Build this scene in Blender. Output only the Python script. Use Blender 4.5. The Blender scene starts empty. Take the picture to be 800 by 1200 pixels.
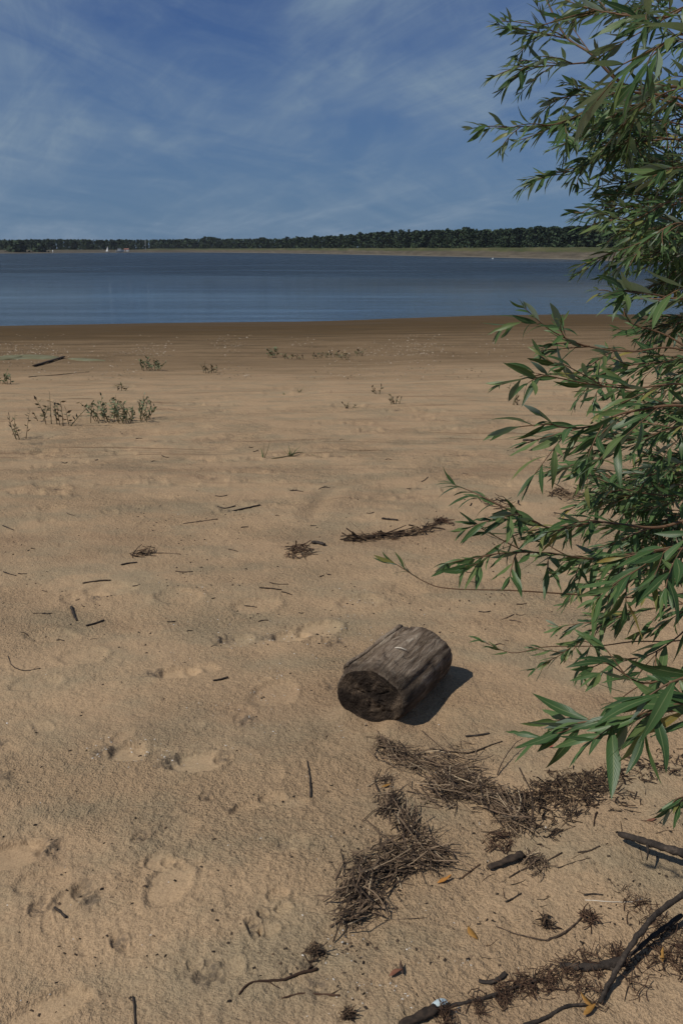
import bpy, math, random
import numpy as np
from mathutils import Vector, Matrix

random.seed(7)
rng = np.random.default_rng(11)
S = bpy.context.scene
C = S.collection

# ------------------------------------------------------------------ camera
F = 973.0                                  # focal length in photo pixels (18 mm on 22.2 mm)
PITCH = math.atan(308 / F)
CAM = np.array([0.0, 0.0, 3.0])            # water level is z = 0, sand under the camera about 1.4
RIGHT = np.array([1.0, 0, 0])
UP = np.array([0, math.sin(PITCH), math.cos(PITCH)])
FWD = np.array([0, math.cos(PITCH), -math.sin(PITCH)])
cd = bpy.data.cameras.new('camera')
cd.sensor_fit = 'VERTICAL'
cd.sensor_height = 22.2
cd.lens = 18.0
cd.clip_start = 0.05
cd.clip_end = 12000
cam = bpy.data.objects.new('camera', cd)
C.objects.link(cam)
cam.location = CAM
cam.rotation_euler = (math.pi / 2 - PITCH, 0, 0)
S.camera = cam

# ------------------------------------------------------------------ sky, sun, exposure
SUN_EL = math.radians(51)
sh = np.array([-0.90, -0.40]); sh /= np.linalg.norm(sh)
SUN_DIR = Vector((sh[0] * math.cos(SUN_EL), sh[1] * math.cos(SUN_EL), math.sin(SUN_EL)))
SUN_ROT = math.atan2(sh[0], sh[1])

world = bpy.data.worlds.new('World')
S.world = world
world.use_nodes = True
wt = world.node_tree
wn, wl = wt.nodes, wt.links
wn.clear()
w_out = wn.new('ShaderNodeOutputWorld')
w_bg = wn.new('ShaderNodeBackground')
w_bg.inputs['Strength'].default_value = 0.05
sky = wn.new('ShaderNodeTexSky')
sky.sky_type = 'NISHITA'
sky.sun_disc = False
sky.sun_elevation = SUN_EL
sky.sun_rotation = SUN_ROT
sky.altitude = 80
sky.air_density = 1.0
sky.dust_density = 0.2
sky.ozone_density = 2.5
# cirrus: noise on the plane of a high cloud layer
tc = wn.new('ShaderNodeTexCoord')
sep = wn.new('ShaderNodeSeparateXYZ')
wl.new(tc.outputs['Generated'], sep.inputs[0])
def wmath(op, a, b=None, clamp=False):
    n = wn.new('ShaderNodeMath'); n.operation = op; n.use_clamp = clamp
    for i, v in enumerate((a, b)):
        if v is None: continue
        if isinstance(v, (int, float)): n.inputs[i].default_value = v
        else: wl.new(v, n.inputs[i])
    return n.outputs[0]
zc = wmath('ADD', wmath('MAXIMUM', sep.outputs[2], 0.0), 0.13)
cx = wmath('DIVIDE', sep.outputs[0], zc)
cy = wmath('DIVIDE', sep.outputs[1], zc)
comb = wn.new('ShaderNodeCombineXYZ')
wl.new(cx, comb.inputs[0]); wl.new(wmath('MULTIPLY', cy, 0.36), comb.inputs[1])
def wnoise(loc, rot, scale, sc, detail, rough, dist):
    m0 = wn.new('ShaderNodeMapping')
    m0.inputs['Rotation'].default_value = (0, 0, math.radians(rot))
    wl.new(comb.outputs[0], m0.inputs[0])
    m = wn.new('ShaderNodeMapping')
    m.inputs['Location'].default_value = loc
    m.inputs['Scale'].default_value = scale
    wl.new(m0.outputs[0], m.inputs[0])
    n = wn.new('ShaderNodeTexNoise')
    n.inputs['Scale'].default_value = sc
    n.inputs['Detail'].default_value = detail
    n.inputs['Roughness'].default_value = rough
    n.inputs['Distortion'].default_value = dist
    wl.new(m.outputs[0], n.inputs['Vector'])
    return n.outputs['Fac']
def wramp(v, a, b):
    n = wn.new('ShaderNodeMapRange'); n.interpolation_type = 'SMOOTHSTEP'
    n.inputs[1].default_value = a; n.inputs[2].default_value = b
    wl.new(v, n.inputs[0]); return n.outputs[0]
big = wramp(wnoise((26.2, 16.6, 0), 25, (0.8, 1.2, 1), 1.25, 4, 0.5, 0.5), 0.42, 0.64)
fib = wramp(wnoise((3.9, 6.4, 0), -20, (0.7, 1.5, 1), 2.0, 9, 0.60, 1.0), 0.34, 0.74)
fine = wramp(wnoise((7.3, 2.2, 0), 32, (0.5, 2.2, 1), 5.0, 7, 0.65, 0.8), 0.32, 0.8)
cl = wmath('ADD', wmath('MULTIPLY', big, 0.55), wmath('MULTIPLY', fib, 0.45))
cl = wmath('ADD', wmath('MULTIPLY', cl, wmath('ADD', wmath('MULTIPLY', fine, 0.6), 0.55)), 0.06, True)
cl = wmath('MULTIPLY', cl, 1.22, True)
mix = wn.new('ShaderNodeMix'); mix.data_type = 'RGBA'
wl.new(cl, mix.inputs[0])
tint = wn.new('ShaderNodeMix'); tint.data_type = 'RGBA'; tint.blend_type = 'MULTIPLY'
tint.inputs[0].default_value = 1.0
wl.new(sky.outputs[0], tint.inputs[6])
tint.inputs[7].default_value = (0.22, 0.56, 1.28, 1)
hz_ = wn.new('ShaderNodeMix'); hz_.data_type = 'RGBA'      # hazy air low over the horizon
wl.new(wmath('MULTIPLY', wramp(sep.outputs[2], 0.34, -0.02), 0.88), hz_.inputs[0])
wl.new(tint.outputs[2], hz_.inputs[6]); hz_.inputs[7].default_value = (3.0, 5.1, 8.0, 1)
wl.new(hz_.outputs[2], mix.inputs[6])
mix.inputs[7].default_value = (4.9, 6.9, 9.5, 1)
wl.new(mix.outputs[2], w_bg.inputs['Color'])
wl.new(w_bg.outputs[0], w_out.inputs[0])

sd = bpy.data.lights.new('sun', 'SUN')
sd.energy = 4.6
sd.angle = math.radians(0.53)
sd.color = (1.0, 0.95, 0.87)
sun = bpy.data.objects.new('sun', sd)
C.objects.link(sun)
sun.location = (-20, -10, 30)
sun.rotation_euler = SUN_DIR.to_track_quat('Z', 'Y').to_euler()

S.view_settings.view_transform = 'Standard'
S.view_settings.look = 'None'
S.view_settings.exposure = -0.38
S.view_settings.gamma = 1.0
S.view_settings.use_curve_mapping = False
S.render.engine = 'CYCLES'
S.cycles.use_denoising = True
S.cycles.max_bounces = 6
S.cycles.transparent_max_bounces = 4

# ------------------------------------------------------------------ helpers
def hsh(ix, iy, seed):
    ix = ix.astype(np.int64).astype(np.uint32); iy = iy.astype(np.int64).astype(np.uint32)
    h = ix * np.uint32(374761393) + iy * np.uint32(668265263) + np.uint32((seed * 2246822519) & 0xffffffff)
    h = (h ^ (h >> np.uint32(13))) * np.uint32(1274126177)
    h = h ^ (h >> np.uint32(16))
    return h.astype(np.float64) / 4294967295.0
def vnoise(x, y, seed=0):
    x = np.asarray(x, float); y = np.asarray(y, float)
    ix = np.floor(x); iy = np.floor(y)
    fx = x - ix; fy = y - iy
    fx = fx * fx * fx * (fx * (fx * 6 - 15) + 10); fy = fy * fy * fy * (fy * (fy * 6 - 15) + 10)
    a = hsh(ix, iy, seed); b = hsh(ix + 1, iy, seed); c = hsh(ix, iy + 1, seed); d = hsh(ix + 1, iy + 1, seed)
    return (a + (b - a) * fx) * (1 - fy) + (c + (d - c) * fx) * fy - 0.5
def fbm(x, y, seed=0, n=3):
    t = 0; a = 1.0
    for i in range(n):
        t = t + a * vnoise(x * 2 ** i + 17.3 * i, y * 2 ** i - 9.1 * i, seed + i); a *= 0.5
    return t
def sstep(a, b, v):
    t = np.clip((v - a) / (b - a), 0, 1); return t * t * (3 - 2 * t)
PY = np.array([-30, 0, 4, 8, 12, 20, 30, 37.5, 60, 90, 140, 6000.0])
PZ = np.array([1.50, 1.42, 1.38, 1.19, 0.95, 0.50, 0.15, 0.0, -0.55, -1.2, -2.0, -2.2])
SX = np.array([-60, -30, -14, -8, -2, 3, 8, 13, 25, 60.0])
SY = np.array([31, 33.5, 34.8, 36.2, 36.9, 38.8, 40.8, 41.4, 41.5, 38])
def h_base(x, y):
    x = np.asarray(x, float); y = np.asarray(y, float)
    ys = np.interp(x, SX, SY) + 0.5 * vnoise(x * 0.35, y * 0 + 3, 5)
    k = sstep(4, 16, y)
    yy = y * (1 + k * (37.5 / ys - 1))
    z = np.interp(yy, PY, PZ)
    z = (z + np.interp(yy - 1.2, PY, PZ) + np.interp(yy + 1.2, PY, PZ)) / 3
    dry = sstep(0.05, 0.5, z)
    z = z + dry * (0.05 * vnoise(x * 0.35, y * 0.5, 21) + 0.022 * vnoise(x * 1.1, y * 1.5, 22)) * sstep(0.2, 3, np.abs(y))
    return z
def ray(px, py): return FWD + RIGHT * (px - 400) / F - UP * (py - 600) / F
def P(px, py, d): return CAM + d * ray(px, py)
def Z(px, py, z):
    v = ray(px, py); return CAM + v * ((z - CAM[2]) / v[2])
def G(px, py):
    v = ray(px, py); t0, t1 = 0.3, 400.0
    ts = np.geomspace(0.5, 300, 900)
    pts = CAM + ts[:, None] * v
    below = pts[:, 2] < np.maximum(h_base(pts[:, 0], pts[:, 1]), 0)
    i = int(np.argmax(below)); lo, hi = ts[i - 1], ts[i]
    for _ in range(25):
        m = (lo + hi) / 2; p = CAM + m * v
        if p[2] < max(float(h_base(p[0], p[1])), 0): hi = m
        else: lo = m
    return CAM + hi * v
def proj(p):
    q = np.asarray(p) - CAM; d = q @ FWD
    return 400 + F * (q @ RIGHT) / d, 600 - F * (q @ UP) / d, d

def mk_mesh(name, v, f, smooth=False):
    me = bpy.data.meshes.new(name)
    if isinstance(v, np.ndarray): v = v.tolist()
    if isinstance(f, np.ndarray): f = f.tolist()
    me.from_pydata(v, [], f)
    if smooth: me.polygons.foreach_set('use_smooth', [True] * len(me.polygons))
    me.update()
    return me
def link(name, me, mat=None, parent=None, loc=None):
    o = bpy.data.objects.new(name, me)
    C.objects.link(o)
    if mat is not None and me is not None and not me.materials: me.materials.append(mat)
    if parent is not None: o.parent = parent
    if loc is not None: o.location = [float(a) for a in loc]
    return o
def tag(o, label=None, cat=None, group=None, kind=None):
    if label: o['label'] = label
    if cat: o['category'] = cat
    if group: o['group'] = group
    if kind: o['kind'] = kind
    return o
def thing(name, loc, label, cat, group=None):
    return tag(link(name, None, loc=loc), label, cat, group)

class MB:
    """collects tubes, ribbons and blocks in one vertex / face list"""
    def __init__(s): s.v = []; s.f = []
    def add(s, v, f):
        n = len(s.v); s.v.extend([tuple(map(float, a)) for a in v]); s.f.extend([tuple(i + n for i in q) for q in f])
    def tube(s, pts, rad, n=5, cap=True, rough=0.0, flat=1.0):
        pts = np.asarray(pts, float); m = len(pts)
        rad = np.broadcast_to(np.asarray(rad, float), (m,))
        tn = np.gradient(pts, axis=0); tn /= np.linalg.norm(tn, axis=1)[:, None] + 1e-9
        ref = np.array([0, 0, 1.0]) if abs(tn[0][2]) < 0.9 else np.array([1.0, 0, 0])
        V = []
        for i in range(m):
            a = np.cross(tn[i], ref); a /= np.linalg.norm(a) + 1e-9
            b = np.cross(a, tn[i])
            ref = b
            for k in range(n):
                t = 2 * math.pi * k / n
                r = rad[i] * (1 + (rough * random.uniform(-1, 1) if rough else 0))
                V.append(pts[i] + r * (math.cos(t) * a + flat * math.sin(t) * b))
        Fc = [(i * n + k, i * n + (k + 1) % n, (i + 1) * n + (k + 1) % n, (i + 1) * n + k) for i in range(m - 1) for k in range(n)]
        if cap:
            Fc.append(tuple(range(n - 1, -1, -1))); Fc.append(tuple((m - 1) * n + k for k in range(n)))
        s.add(V, Fc)
    def box(s, c, d, rot=0, bev=0):
        x, y, z = d[0] / 2, d[1] / 2, d[2] / 2
        V = [(sx * x, sy * y, sz * z) for sz in (-1, 1) for sx, sy in ((-1, -1), (1, -1), (1, 1), (-1, 1))]
        cr, sr = math.cos(rot), math.sin(rot)
        V = [(c[0] + a * cr - b * sr, c[1] + a * sr + b * cr, c[2] + e) for a, b, e in V]
        s.add(V, [(3, 2, 1, 0), (4, 5, 6, 7), (0, 1, 5, 4), (1, 2, 6, 5), (2, 3, 7, 6), (3, 0, 4, 7)])
    def build(s, name, mat, parent=None, smooth=True, loc=None, origin=None):
        v = np.array(s.v)
        if origin is not None: v = v - np.asarray(origin)
        return link(name, mk_mesh(name, v, s.f, smooth), mat, parent, loc)
def catmull(pts, n=8):
    pts = np.asarray(pts, float)
    if len(pts) == 2: return np.array([pts[0] + (pts[1] - pts[0]) * t for t in np.linspace(0, 1, n)])
    q = np.vstack([2 * pts[0] - pts[1], pts, 2 * pts[-1] - pts[-2]]); out = []
    for i in range(1, len(q) - 2):
        for t in np.linspace(0, 1, n, endpoint=False):
            a, b, c, d = q[i - 1], q[i], q[i + 1], q[i + 2]
            out.append(0.5 * (2 * b + (c - a) * t + (2 * a - 5 * b + 4 * c - d) * t * t + (3 * b - a - 3 * c + d) * t ** 3))
    out.append(pts[-1]); return np.array(out)
def unit(v): v = np.asarray(v, float); return v / (np.linalg.norm(v) + 1e-12)

# ------------------------------------------------------------------ materials
class NT:
    def __init__(s, name, rough=0.8, spec=0.3):
        s.m = bpy.data.materials.new(name); s.m.use_nodes = True
        s.t = s.m.node_tree; s.n = s.t.nodes; s.l = s.t.links
        s.b = s.n['Principled BSDF']
        s.b.inputs['Roughness'].default_value = rough
        s.b.inputs['Specular IOR Level'].default_value = spec
    def new(s, t, **k):
        n = s.n.new(t)
        for a, b in k.items(): setattr(n, a, b)
        return n
    def put(s, sock, v):
        if isinstance(v, bpy.types.NodeSocket): s.l.new(v, sock)
        elif v is not None:
            if isinstance(v, (tuple, list)) and len(v) == 3 and sock.type == 'RGBA': v = (*v, 1)
            sock.default_value = v
    def math(s, op, a, b=None, c=None, clamp=False):
        n = s.new('ShaderNodeMath', operation=op, use_clamp=clamp)
        for i, v in enumerate((a, b, c)):
            if v is not None: s.put(n.inputs[i], v)
        return n.outputs[0]
    def pos(s): return s.new('ShaderNodeNewGeometry').outputs['Position']
    def obj(s): return s.new('ShaderNodeTexCoord').outputs['Object']
    def xyz(s, v):
        n = s.new('ShaderNodeSeparateXYZ'); s.l.new(v, n.inputs[0]); return n.outputs
    def mapp(s, v, scale=(1, 1, 1), loc=(0, 0, 0), rot=(0, 0, 0)):
        n = s.new('ShaderNodeMapping'); s.l.new(v, n.inputs[0])
        n.inputs['Scale'].default_value = scale; n.inputs['Location'].default_value = loc; n.inputs['Rotation'].default_value = rot
        return n.outputs[0]
    def noise(s, v, sc, det=4, ro=0.55, dist=0, out='Fac'):
        n = s.new('ShaderNodeTexNoise'); s.put(n.inputs['Vector'], v)
        n.inputs['Scale'].default_value = sc; n.inputs['Detail'].default_value = det
        n.inputs['Roughness'].default_value = ro; n.inputs['Distortion'].default_value = dist
        return n.outputs[out]
    def voro(s, v, sc, feat='F1', out='Distance', rnd=1.0):
        n = s.new('ShaderNodeTexVoronoi', feature=feat); s.put(n.inputs['Vector'], v)
        n.inputs['Scale'].default_value = sc; n.inputs['Randomness'].default_value = rnd
        return n.outputs[out]
    def rng(s, v, a, b, c=0.0, d=1.0, sm=True):
        n = s.new('ShaderNodeMapRange', interpolation_type='SMOOTHSTEP' if sm else 'LINEAR')
        s.put(n.inputs[0], v)
        for i, x in enumerate((a, b, c, d)): s.put(n.inputs[i + 1], x)
        return n.outputs[0]
    def mix(s, f, a, b, mode='MIX'):
        n = s.new('ShaderNodeMix', data_type='RGBA', blend_type=mode)
        s.put(n.inputs[0], f); s.put(n.inputs[6], a); s.put(n.inputs[7], b)
        return n.outputs[2]
    def ramp(s, f, stops):
        n = s.new('ShaderNodeValToRGB'); s.put(n.inputs[0], f)
        e = n.color_ramp.elements
        while len(e) < len(stops): e.new(0.5)
        for i, (p, c) in enumerate(stops): e[i].position = p; e[i].color = (*c, 1)
        return n.outputs[0]
    def bump(s, h, dist, strength=1.0, normal=None):
        n = s.new('ShaderNodeBump'); s.put(n.inputs['Height'], h)
        n.inputs['Distance'].default_value = dist; s.put(n.inputs['Strength'], strength)
        if normal is not None: s.l.new(normal, n.inputs['Normal'])
        return n.outputs[0]
    def attr(s, name): return s.new('ShaderNodeAttribute', attribute_name=name).outputs['Fac']
    def island(s):
        a = s.new('ShaderNodeNewGeometry').outputs['Random Per Island']
        b = s.new('ShaderNodeObjectInfo').outputs['Random']
        return s.math('FRACT', s.math('ADD', a, b))
    def color(s, c): s.put(s.b.inputs['Base Color'], c)
    def normal(s, n): s.l.new(n, s.b.inputs['Normal'])

def mat_sand():
    s = NT('beach_sand', 0.95, 0.15)
    p = s.pos(); X, Y, Zz = s.xyz(p)
    flat = s.mapp(p, (1, 1, 0.2))
    streak = s.noise(s.mapp(p, (0.16, 1.0, 0), rot=(0, 0, 0.05)), 1.3, 5, 0.6, 0.4)
    hz = s.math('ADD', Zz, s.math('MULTIPLY', s.math('SUBTRACT', streak, 0.5), 0.36))
    dry = s.mix(s.noise(flat, 0.9, 4), (0.385, 0.266, 0.158), (0.43, 0.303, 0.183))
    # greyish crust patches and rosy loose sand
    dry = s.mix(s.rng(s.noise(s.mapp(p, (1, 1.6, 0), (4, 1, 0)), 1.9, 5, 0.62), 0.42, 0.66), dry, (0.335, 0.256, 0.160))
    dry = s.mix(s.rng(s.noise(s.mapp(p, (0.5, 1.9, 0), (9, 3, 0)), 0.8, 5, 0.65), 0.5, 0.75, 0, 0.6), dry, (0.31, 0.205, 0.125))
    damp = s.mix(streak, (0.185, 0.126, 0.072), (0.25, 0.175, 0.102))
    wet = s.mix(s.noise(s.mapp(p, (0.3, 1, 0)), 2.0, 4), (0.070, 0.046, 0.022), (0.11, 0.073, 0.036))
    col = s.mix(s.rng(hz, 0.50, 0.94), damp, dry)
    wf = s.rng(hz, 0.06, 0.40)
    col = s.mix(wf, wet, col)
    mud = s.noise(s.mapp(p, (0.35, 1.3, 0), (6, 2, 0)), 1.2, 6, 0.68, 0.6)
    col = s.mix(s.math('MULTIPLY', s.rng(mud, 0.46, 0.62, 0, 0.6), s.rng(hz, 0.75, 0.35)), col, (0.085, 0.062, 0.036))
    # drift lines of dark fines and pale shell grit on the lower beach
    band = s.math('MULTIPLY', s.rng(hz, 0.22, 0.30), s.rng(hz, 0.55, 0.42))
    grit = s.rng(s.voro(s.mapp(p, (1, 1.5, 0)), 4.5), 0.05, 0.20, 1, 0)
    gmask = s.rng(s.noise(s.mapp(p, (0.25, 1.2, 0)), 1.1, 3), 0.46, 0.60)
    col = s.mix(s.math('MULTIPLY', s.math('MULTIPLY', grit, gmask), s.math('MULTIPLY', band, 0.9)), col, (0.36, 0.27, 0.17))
    dl = s.noise(s.mapp(p, (0.22, 2.2, 0), (2, 8, 0), (0, 0, -0.06)), 1.7, 6, 0.7, 0.8)
    col = s.mix(s.math('MULTIPLY', s.rng(dl, 0.55, 0.69, 0, 0.65), s.rng(Y, 4.5, 8.0)), col, (0.13, 0.082, 0.048))
    # loose dark flecks everywhere, more in patches
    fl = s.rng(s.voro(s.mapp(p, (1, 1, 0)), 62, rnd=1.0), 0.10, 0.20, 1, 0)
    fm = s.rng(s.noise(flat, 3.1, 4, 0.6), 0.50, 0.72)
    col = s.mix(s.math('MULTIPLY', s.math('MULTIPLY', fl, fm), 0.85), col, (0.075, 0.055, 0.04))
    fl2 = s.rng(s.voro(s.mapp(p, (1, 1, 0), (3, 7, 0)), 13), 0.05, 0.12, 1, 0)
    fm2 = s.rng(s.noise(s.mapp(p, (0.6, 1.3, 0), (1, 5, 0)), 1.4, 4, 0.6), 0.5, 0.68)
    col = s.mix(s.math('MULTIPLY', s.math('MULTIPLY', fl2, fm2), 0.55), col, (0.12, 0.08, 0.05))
    # fine grain, then the shade of small pits painted in by coarser noise
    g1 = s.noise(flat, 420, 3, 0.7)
    pit_shade = s.noise(flat, 150, 4, 0.7)
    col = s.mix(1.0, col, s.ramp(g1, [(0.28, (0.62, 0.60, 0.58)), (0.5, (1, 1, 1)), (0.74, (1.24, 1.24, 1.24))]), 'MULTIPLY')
    col = s.mix(1.0, col, s.ramp(pit_shade, [(0.30, (0.66, 0.64, 0.62)), (0.50, (1, 1, 1)), (0.72, (1.16, 1.15, 1.13))]), 'MULTIPLY')
    # dug-up darker sand around old footprints
    dk = s.math('MULTIPLY', s.attr('dug'), s.rng(s.noise(flat, 70, 4, 0.7), 0.36, 0.60))
    col = s.mix(s.math('MULTIPLY', dk, 0.8), col, (0.10, 0.08, 0.062))
    so = s.attr('pressed')
    col = s.mix(s.math('MULTIPLY', so, 0.15), col, (0.46, 0.325, 0.19))
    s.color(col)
    s.put(s.b.inputs['Specular IOR Level'], s.rng(hz, 0.0, 0.10, 0.12, 0.03))
    far = s.rng(Y, 5.0, 16.0, 1.0, 0.6)
    pit = s.voro(s.mapp(p, (1, 1, 0.3)), 62, 'SMOOTH_F1')
    h = s.math('ADD', s.math('MULTIPLY', s.noise(flat, 55, 5, 0.62), 1.0), s.math('MULTIPLY', pit, 0.55))
    h = s.math('ADD', h, s.math('ADD', s.math('MULTIPLY', g1, 0.10), s.math('MULTIPLY', s.noise(flat, 150, 3, 0.6), 0.95)))
    h = s.math('ADD', h, s.math('MULTIPLY', s.math('MULTIPLY', s.noise(s.mapp(p, (1, 1.6, 0)), 7, 5, 0.65), s.rng(Y, 3.0, 9.0)), 5.5))
    amt = s.math('MULTIPLY', s.math('MULTIPLY', far, s.math('SUBTRACT', 1.0, s.math('MULTIPLY', so, 0.75))), s.rng(wf, 0, 1, 0.25, 1))
    patch = s.rng(s.noise(s.mapp(p, (1, 1.4, 0), (5, 2, 0)), 1.1, 3), 0.35, 0.65, 0.55, 1.1)
    s.normal(s.bump(h, 0.0105, s.math('MULTIPLY', amt, patch)))
    return s.m

def mat_water():
    s = NT('lake_water', 0.06, 0.5)
    s.color((0.016, 0.024, 0.028))
    s.b.inputs['IOR'].default_value = 1.333
    p = s.pos(); X, Y, Zz = s.xyz(p)
    calm = s.rng(s.noise(s.mapp(p, (0.010, 0.03, 0), (1, 0, 0)), 1.0, 3, 0.5, 0.5), 0.25, 0.50)
    near = s.rng(Y, 60, 130)
    wav = s.math('MULTIPLY', s.math('ADD', s.math('MULTIPLY', near, 0.92), 0.08), s.math('ADD', s.math('MULTIPLY', calm, 0.7), 0.3))
    wav = s.math('MULTIPLY', wav, s.rng(s.noise(s.mapp(p, (0.06, 0.45, 0)), 1.0, 5, 0.65), 0.3, 0.7, 0.55, 1.25))
    h = s.math('ADD', s.noise(s.mapp(p, (0.7, 1.6, 0)), 1.1, 4, 0.6), s.math('MULTIPLY', s.noise(s.mapp(p, (1, 1.5, 0)), 5.0, 3), 0.3))
    s.normal(s.bump(h, 1.1, wav))
    s.put(s.b.inputs['Roughness'], s.rng(wav, 0, 1, 0.05, 0.28))
    s.put(s.b.inputs['Specular IOR Level'], s.rng(wav, 0, 0.8, 0.5, 0.16))
    return s.m

def mat_leaf(name='willow_leaf'):
    s = NT(name, 0.42, 0.32)
    r = s.island()
    top = s.ramp(r, [(0.0, (0.024, 0.060, 0.020)), (0.35, (0.044, 0.098, 0.030)), (0.70, (0.082, 0.150, 0.050)), (0.95, (0.130, 0.175, 0.058)), (1.0, (0.28, 0.21, 0.05))])
    bot = s.ramp(r, [(0.0, (0.13, 0.18, 0.125)), (0.6, (0.18, 0.235, 0.170)), (1.0, (0.25, 0.29, 0.21))])
    u = s.new('ShaderNodeUVMap').outputs[0]
    U_, V_, _ = s.xyz(u)
    mid = s.rng(s.math('ABSOLUTE', s.math('SUBTRACT', V_, 0.5)), 0.015, 0.07, 1, 0)
    top = s.mix(s.math('MULTIPLY', mid, 0.7), top, (0.19, 0.23, 0.10))
    top = s.mix(s.rng(s.noise(s.obj(), 60, 3), 0.4, 0.75, 0, 0.35), top, (0.095, 0.12, 0.05))
    spots = s.rng(s.noise(s.obj(), 150, 2), 0.70, 0.78)
    top = s.mix(s.math('MULTIPLY', spots, 0.6), top, (0.10, 0.07, 0.03))
    bf = s.new('ShaderNodeNewGeometry').outputs['Backfacing']
    col = s.mix(bf, top, bot)
    s.color(col)
    s.put(s.b.inputs['Roughness'], s.rng(bf, 0, 1, 0.40, 0.7))
    vein = s.math('SINE', s.math('ADD', s.math('MULTIPLY', U_, 95), s.math('MULTIPLY', s.math('ABSOLUTE', s.math('SUBTRACT', V_, 0.5)), -38)))
    s.normal(s.bump(vein, 0.0006, 0.10))
    tr = s.new('ShaderNodeBsdfTranslucent')
    s.put(tr.inputs[0], s.mix(0.5, col, (0.14, 0.22, 0.03)))
    mx = s.new('ShaderNodeMixShader'); mx.inputs[0].default_value = 0.26
    s.l.new(s.b.outputs[0], mx.inputs[1]); s.l.new(tr.outputs[0], mx.inputs[2])
    s.l.new(mx.outputs[0], s.n['Material Output'].inputs[0])
    return s.m

def mat_noise(name, stops, scale=30, stretch=(1, 1, 1), rough=0.85, bump=0.002, per=0.0, spec=0.2, det=5):
    s = NT(name, rough, spec)
    v = s.mapp(s.obj(), stretch)
    f = s.noise(v, scale, det, 0.62, 0.3)
    if per: f = s.math('ADD', s.math('MULTIPLY', s.math('SUBTRACT', s.island(), 0.5), per), f, clamp=True)
    s.color(s.ramp(f, stops))
    if bump: s.normal(s.bump(s.noise(v, scale * 2.2, 4, 0.65), bump))
    return s.m
def mat_island(name, stops, rough=0.8, spec=0.2):
    s = NT(name, rough, spec); s.color(s.ramp(s.island(), stops))
    return s.m

def mat_log():
    s = NT('weathered_log_wood', 0.9, 0.15)
    v = s.obj()
    lon = s.mapp(v, (22, 22, 4.5))
    f = s.noise(lon, 1.7, 7, 0.72, 1.0)
    col = s.ramp(f, [(0.28, (0.050, 0.036, 0.025)), (0.42, (0.155, 0.112, 0.076)), (0.56, (0.265, 0.205, 0.148)), (0.74, (0.46, 0.39, 0.30))])
    blot = s.noise(s.mapp(v, (1, 1, 0.8)), 13, 6, 0.7, 0.8)
    col = s.mix(s.rng(blot, 0.55, 0.68, 0, 0.75), col, (0.034, 0.027, 0.022))
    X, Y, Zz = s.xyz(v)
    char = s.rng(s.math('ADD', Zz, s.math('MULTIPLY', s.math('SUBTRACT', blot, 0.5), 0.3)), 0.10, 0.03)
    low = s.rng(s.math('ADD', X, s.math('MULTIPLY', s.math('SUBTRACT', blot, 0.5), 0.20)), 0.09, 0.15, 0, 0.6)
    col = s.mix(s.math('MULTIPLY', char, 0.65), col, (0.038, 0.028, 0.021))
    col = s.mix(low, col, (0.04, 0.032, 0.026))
    fine = s.noise(s.mapp(v, (60, 60, 5)), 2.0, 4, 0.7)
    col = s.mix(1.0, col, s.ramp(fine, [(0.3, (0.65, 0.63, 0.6)), (0.7, (1.3, 1.3, 1.3))]), 'MULTIPLY')
    s.color(col)
    s.normal(s.bump(s.math('ADD', f, s.math('MULTIPLY', fine, 0.6)), 0.012))
    return s.m
def mat_endgrain():
    s = NT('charred_end_grain', 0.92, 0.12)
    v = s.obj(); X, Y, Zz = s.xyz(v)
    wob = s.noise(v, 14, 4, 0.6)
    r = s.math('ADD', s.math('SQRT', s.math('ADD', s.math('MULTIPLY', X, X), s.math('MULTIPLY', Y, Y))), s.math('MULTIPLY', wob, 0.05))
    rings = s.math('SINE', s.math('MULTIPLY', r, 620))
    f = s.noise(v, 16, 5, 0.65, 0.4)
    col = s.ramp(f, [(0.33, (0.016, 0.012, 0.010)), (0.52, (0.040, 0.029, 0.021)), (0.68, (0.16, 0.115, 0.078))])
    col = s.mix(s.math('MULTIPLY', s.rng(rings, -0.2, 0.9, 0, 0.5), s.rng(wob, 0.4, 0.65)), col, (0.085, 0.062, 0.045))
    s.color(col)
    s.normal(s.bump(s.math('ADD', s.math('MULTIPLY', rings, 0.06), s.math('MULTIPLY', s.noise(v, 55, 6, 0.75), 1.8)), 0.012))
    return s.m

M = {}
M['sand'] = mat_sand()
M['water'] = mat_water()
M['leaf'] = mat_leaf()
M['bark'] = mat_noise('willow_twig_bark', [(0.3, (0.075, 0.045, 0.025)), (0.55, (0.15, 0.085, 0.045)), (0.8, (0.22, 0.14, 0.075))], 40, (1, 1, 1), 0.6, 0.0006, spec=0.3)
M['stem'] = mat_noise('willow_stem_bark', [(0.3, (0.06, 0.05, 0.038)), (0.6, (0.15, 0.12, 0.09)), (0.8, (0.23, 0.2, 0.15))], 26, (1, 1, 0.25), 0.9, 0.006)
M['log'] = mat_log(); M['end'] = mat_endgrain()
M['straw'] = mat_island('dead_reed_straw', [(0.0, (0.03, 0.021, 0.015)), (0.4, (0.088, 0.058, 0.037)), (0.7, (0.175, 0.118, 0.074)), (0.9, (0.28, 0.20, 0.125)), (1.0, (0.44, 0.34, 0.22))], 0.8)
M['mulch'] = mat_island('dark_plant_litter', [(0.0, (0.015, 0.011, 0.009)), (0.6, (0.052, 0.033, 0.021)), (0.88, (0.12, 0.075, 0.043)), (1.0, (0.27, 0.19, 0.11))], 0.9)
M['stick'] = mat_noise('dark_driftwood', [(0.3, (0.018, 0.015, 0.013)), (0.6, (0.055, 0.043, 0.034)), (0.8, (0.14, 0.108, 0.080))], 45, (1, 1, 1), 0.85, 0.004)
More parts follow.
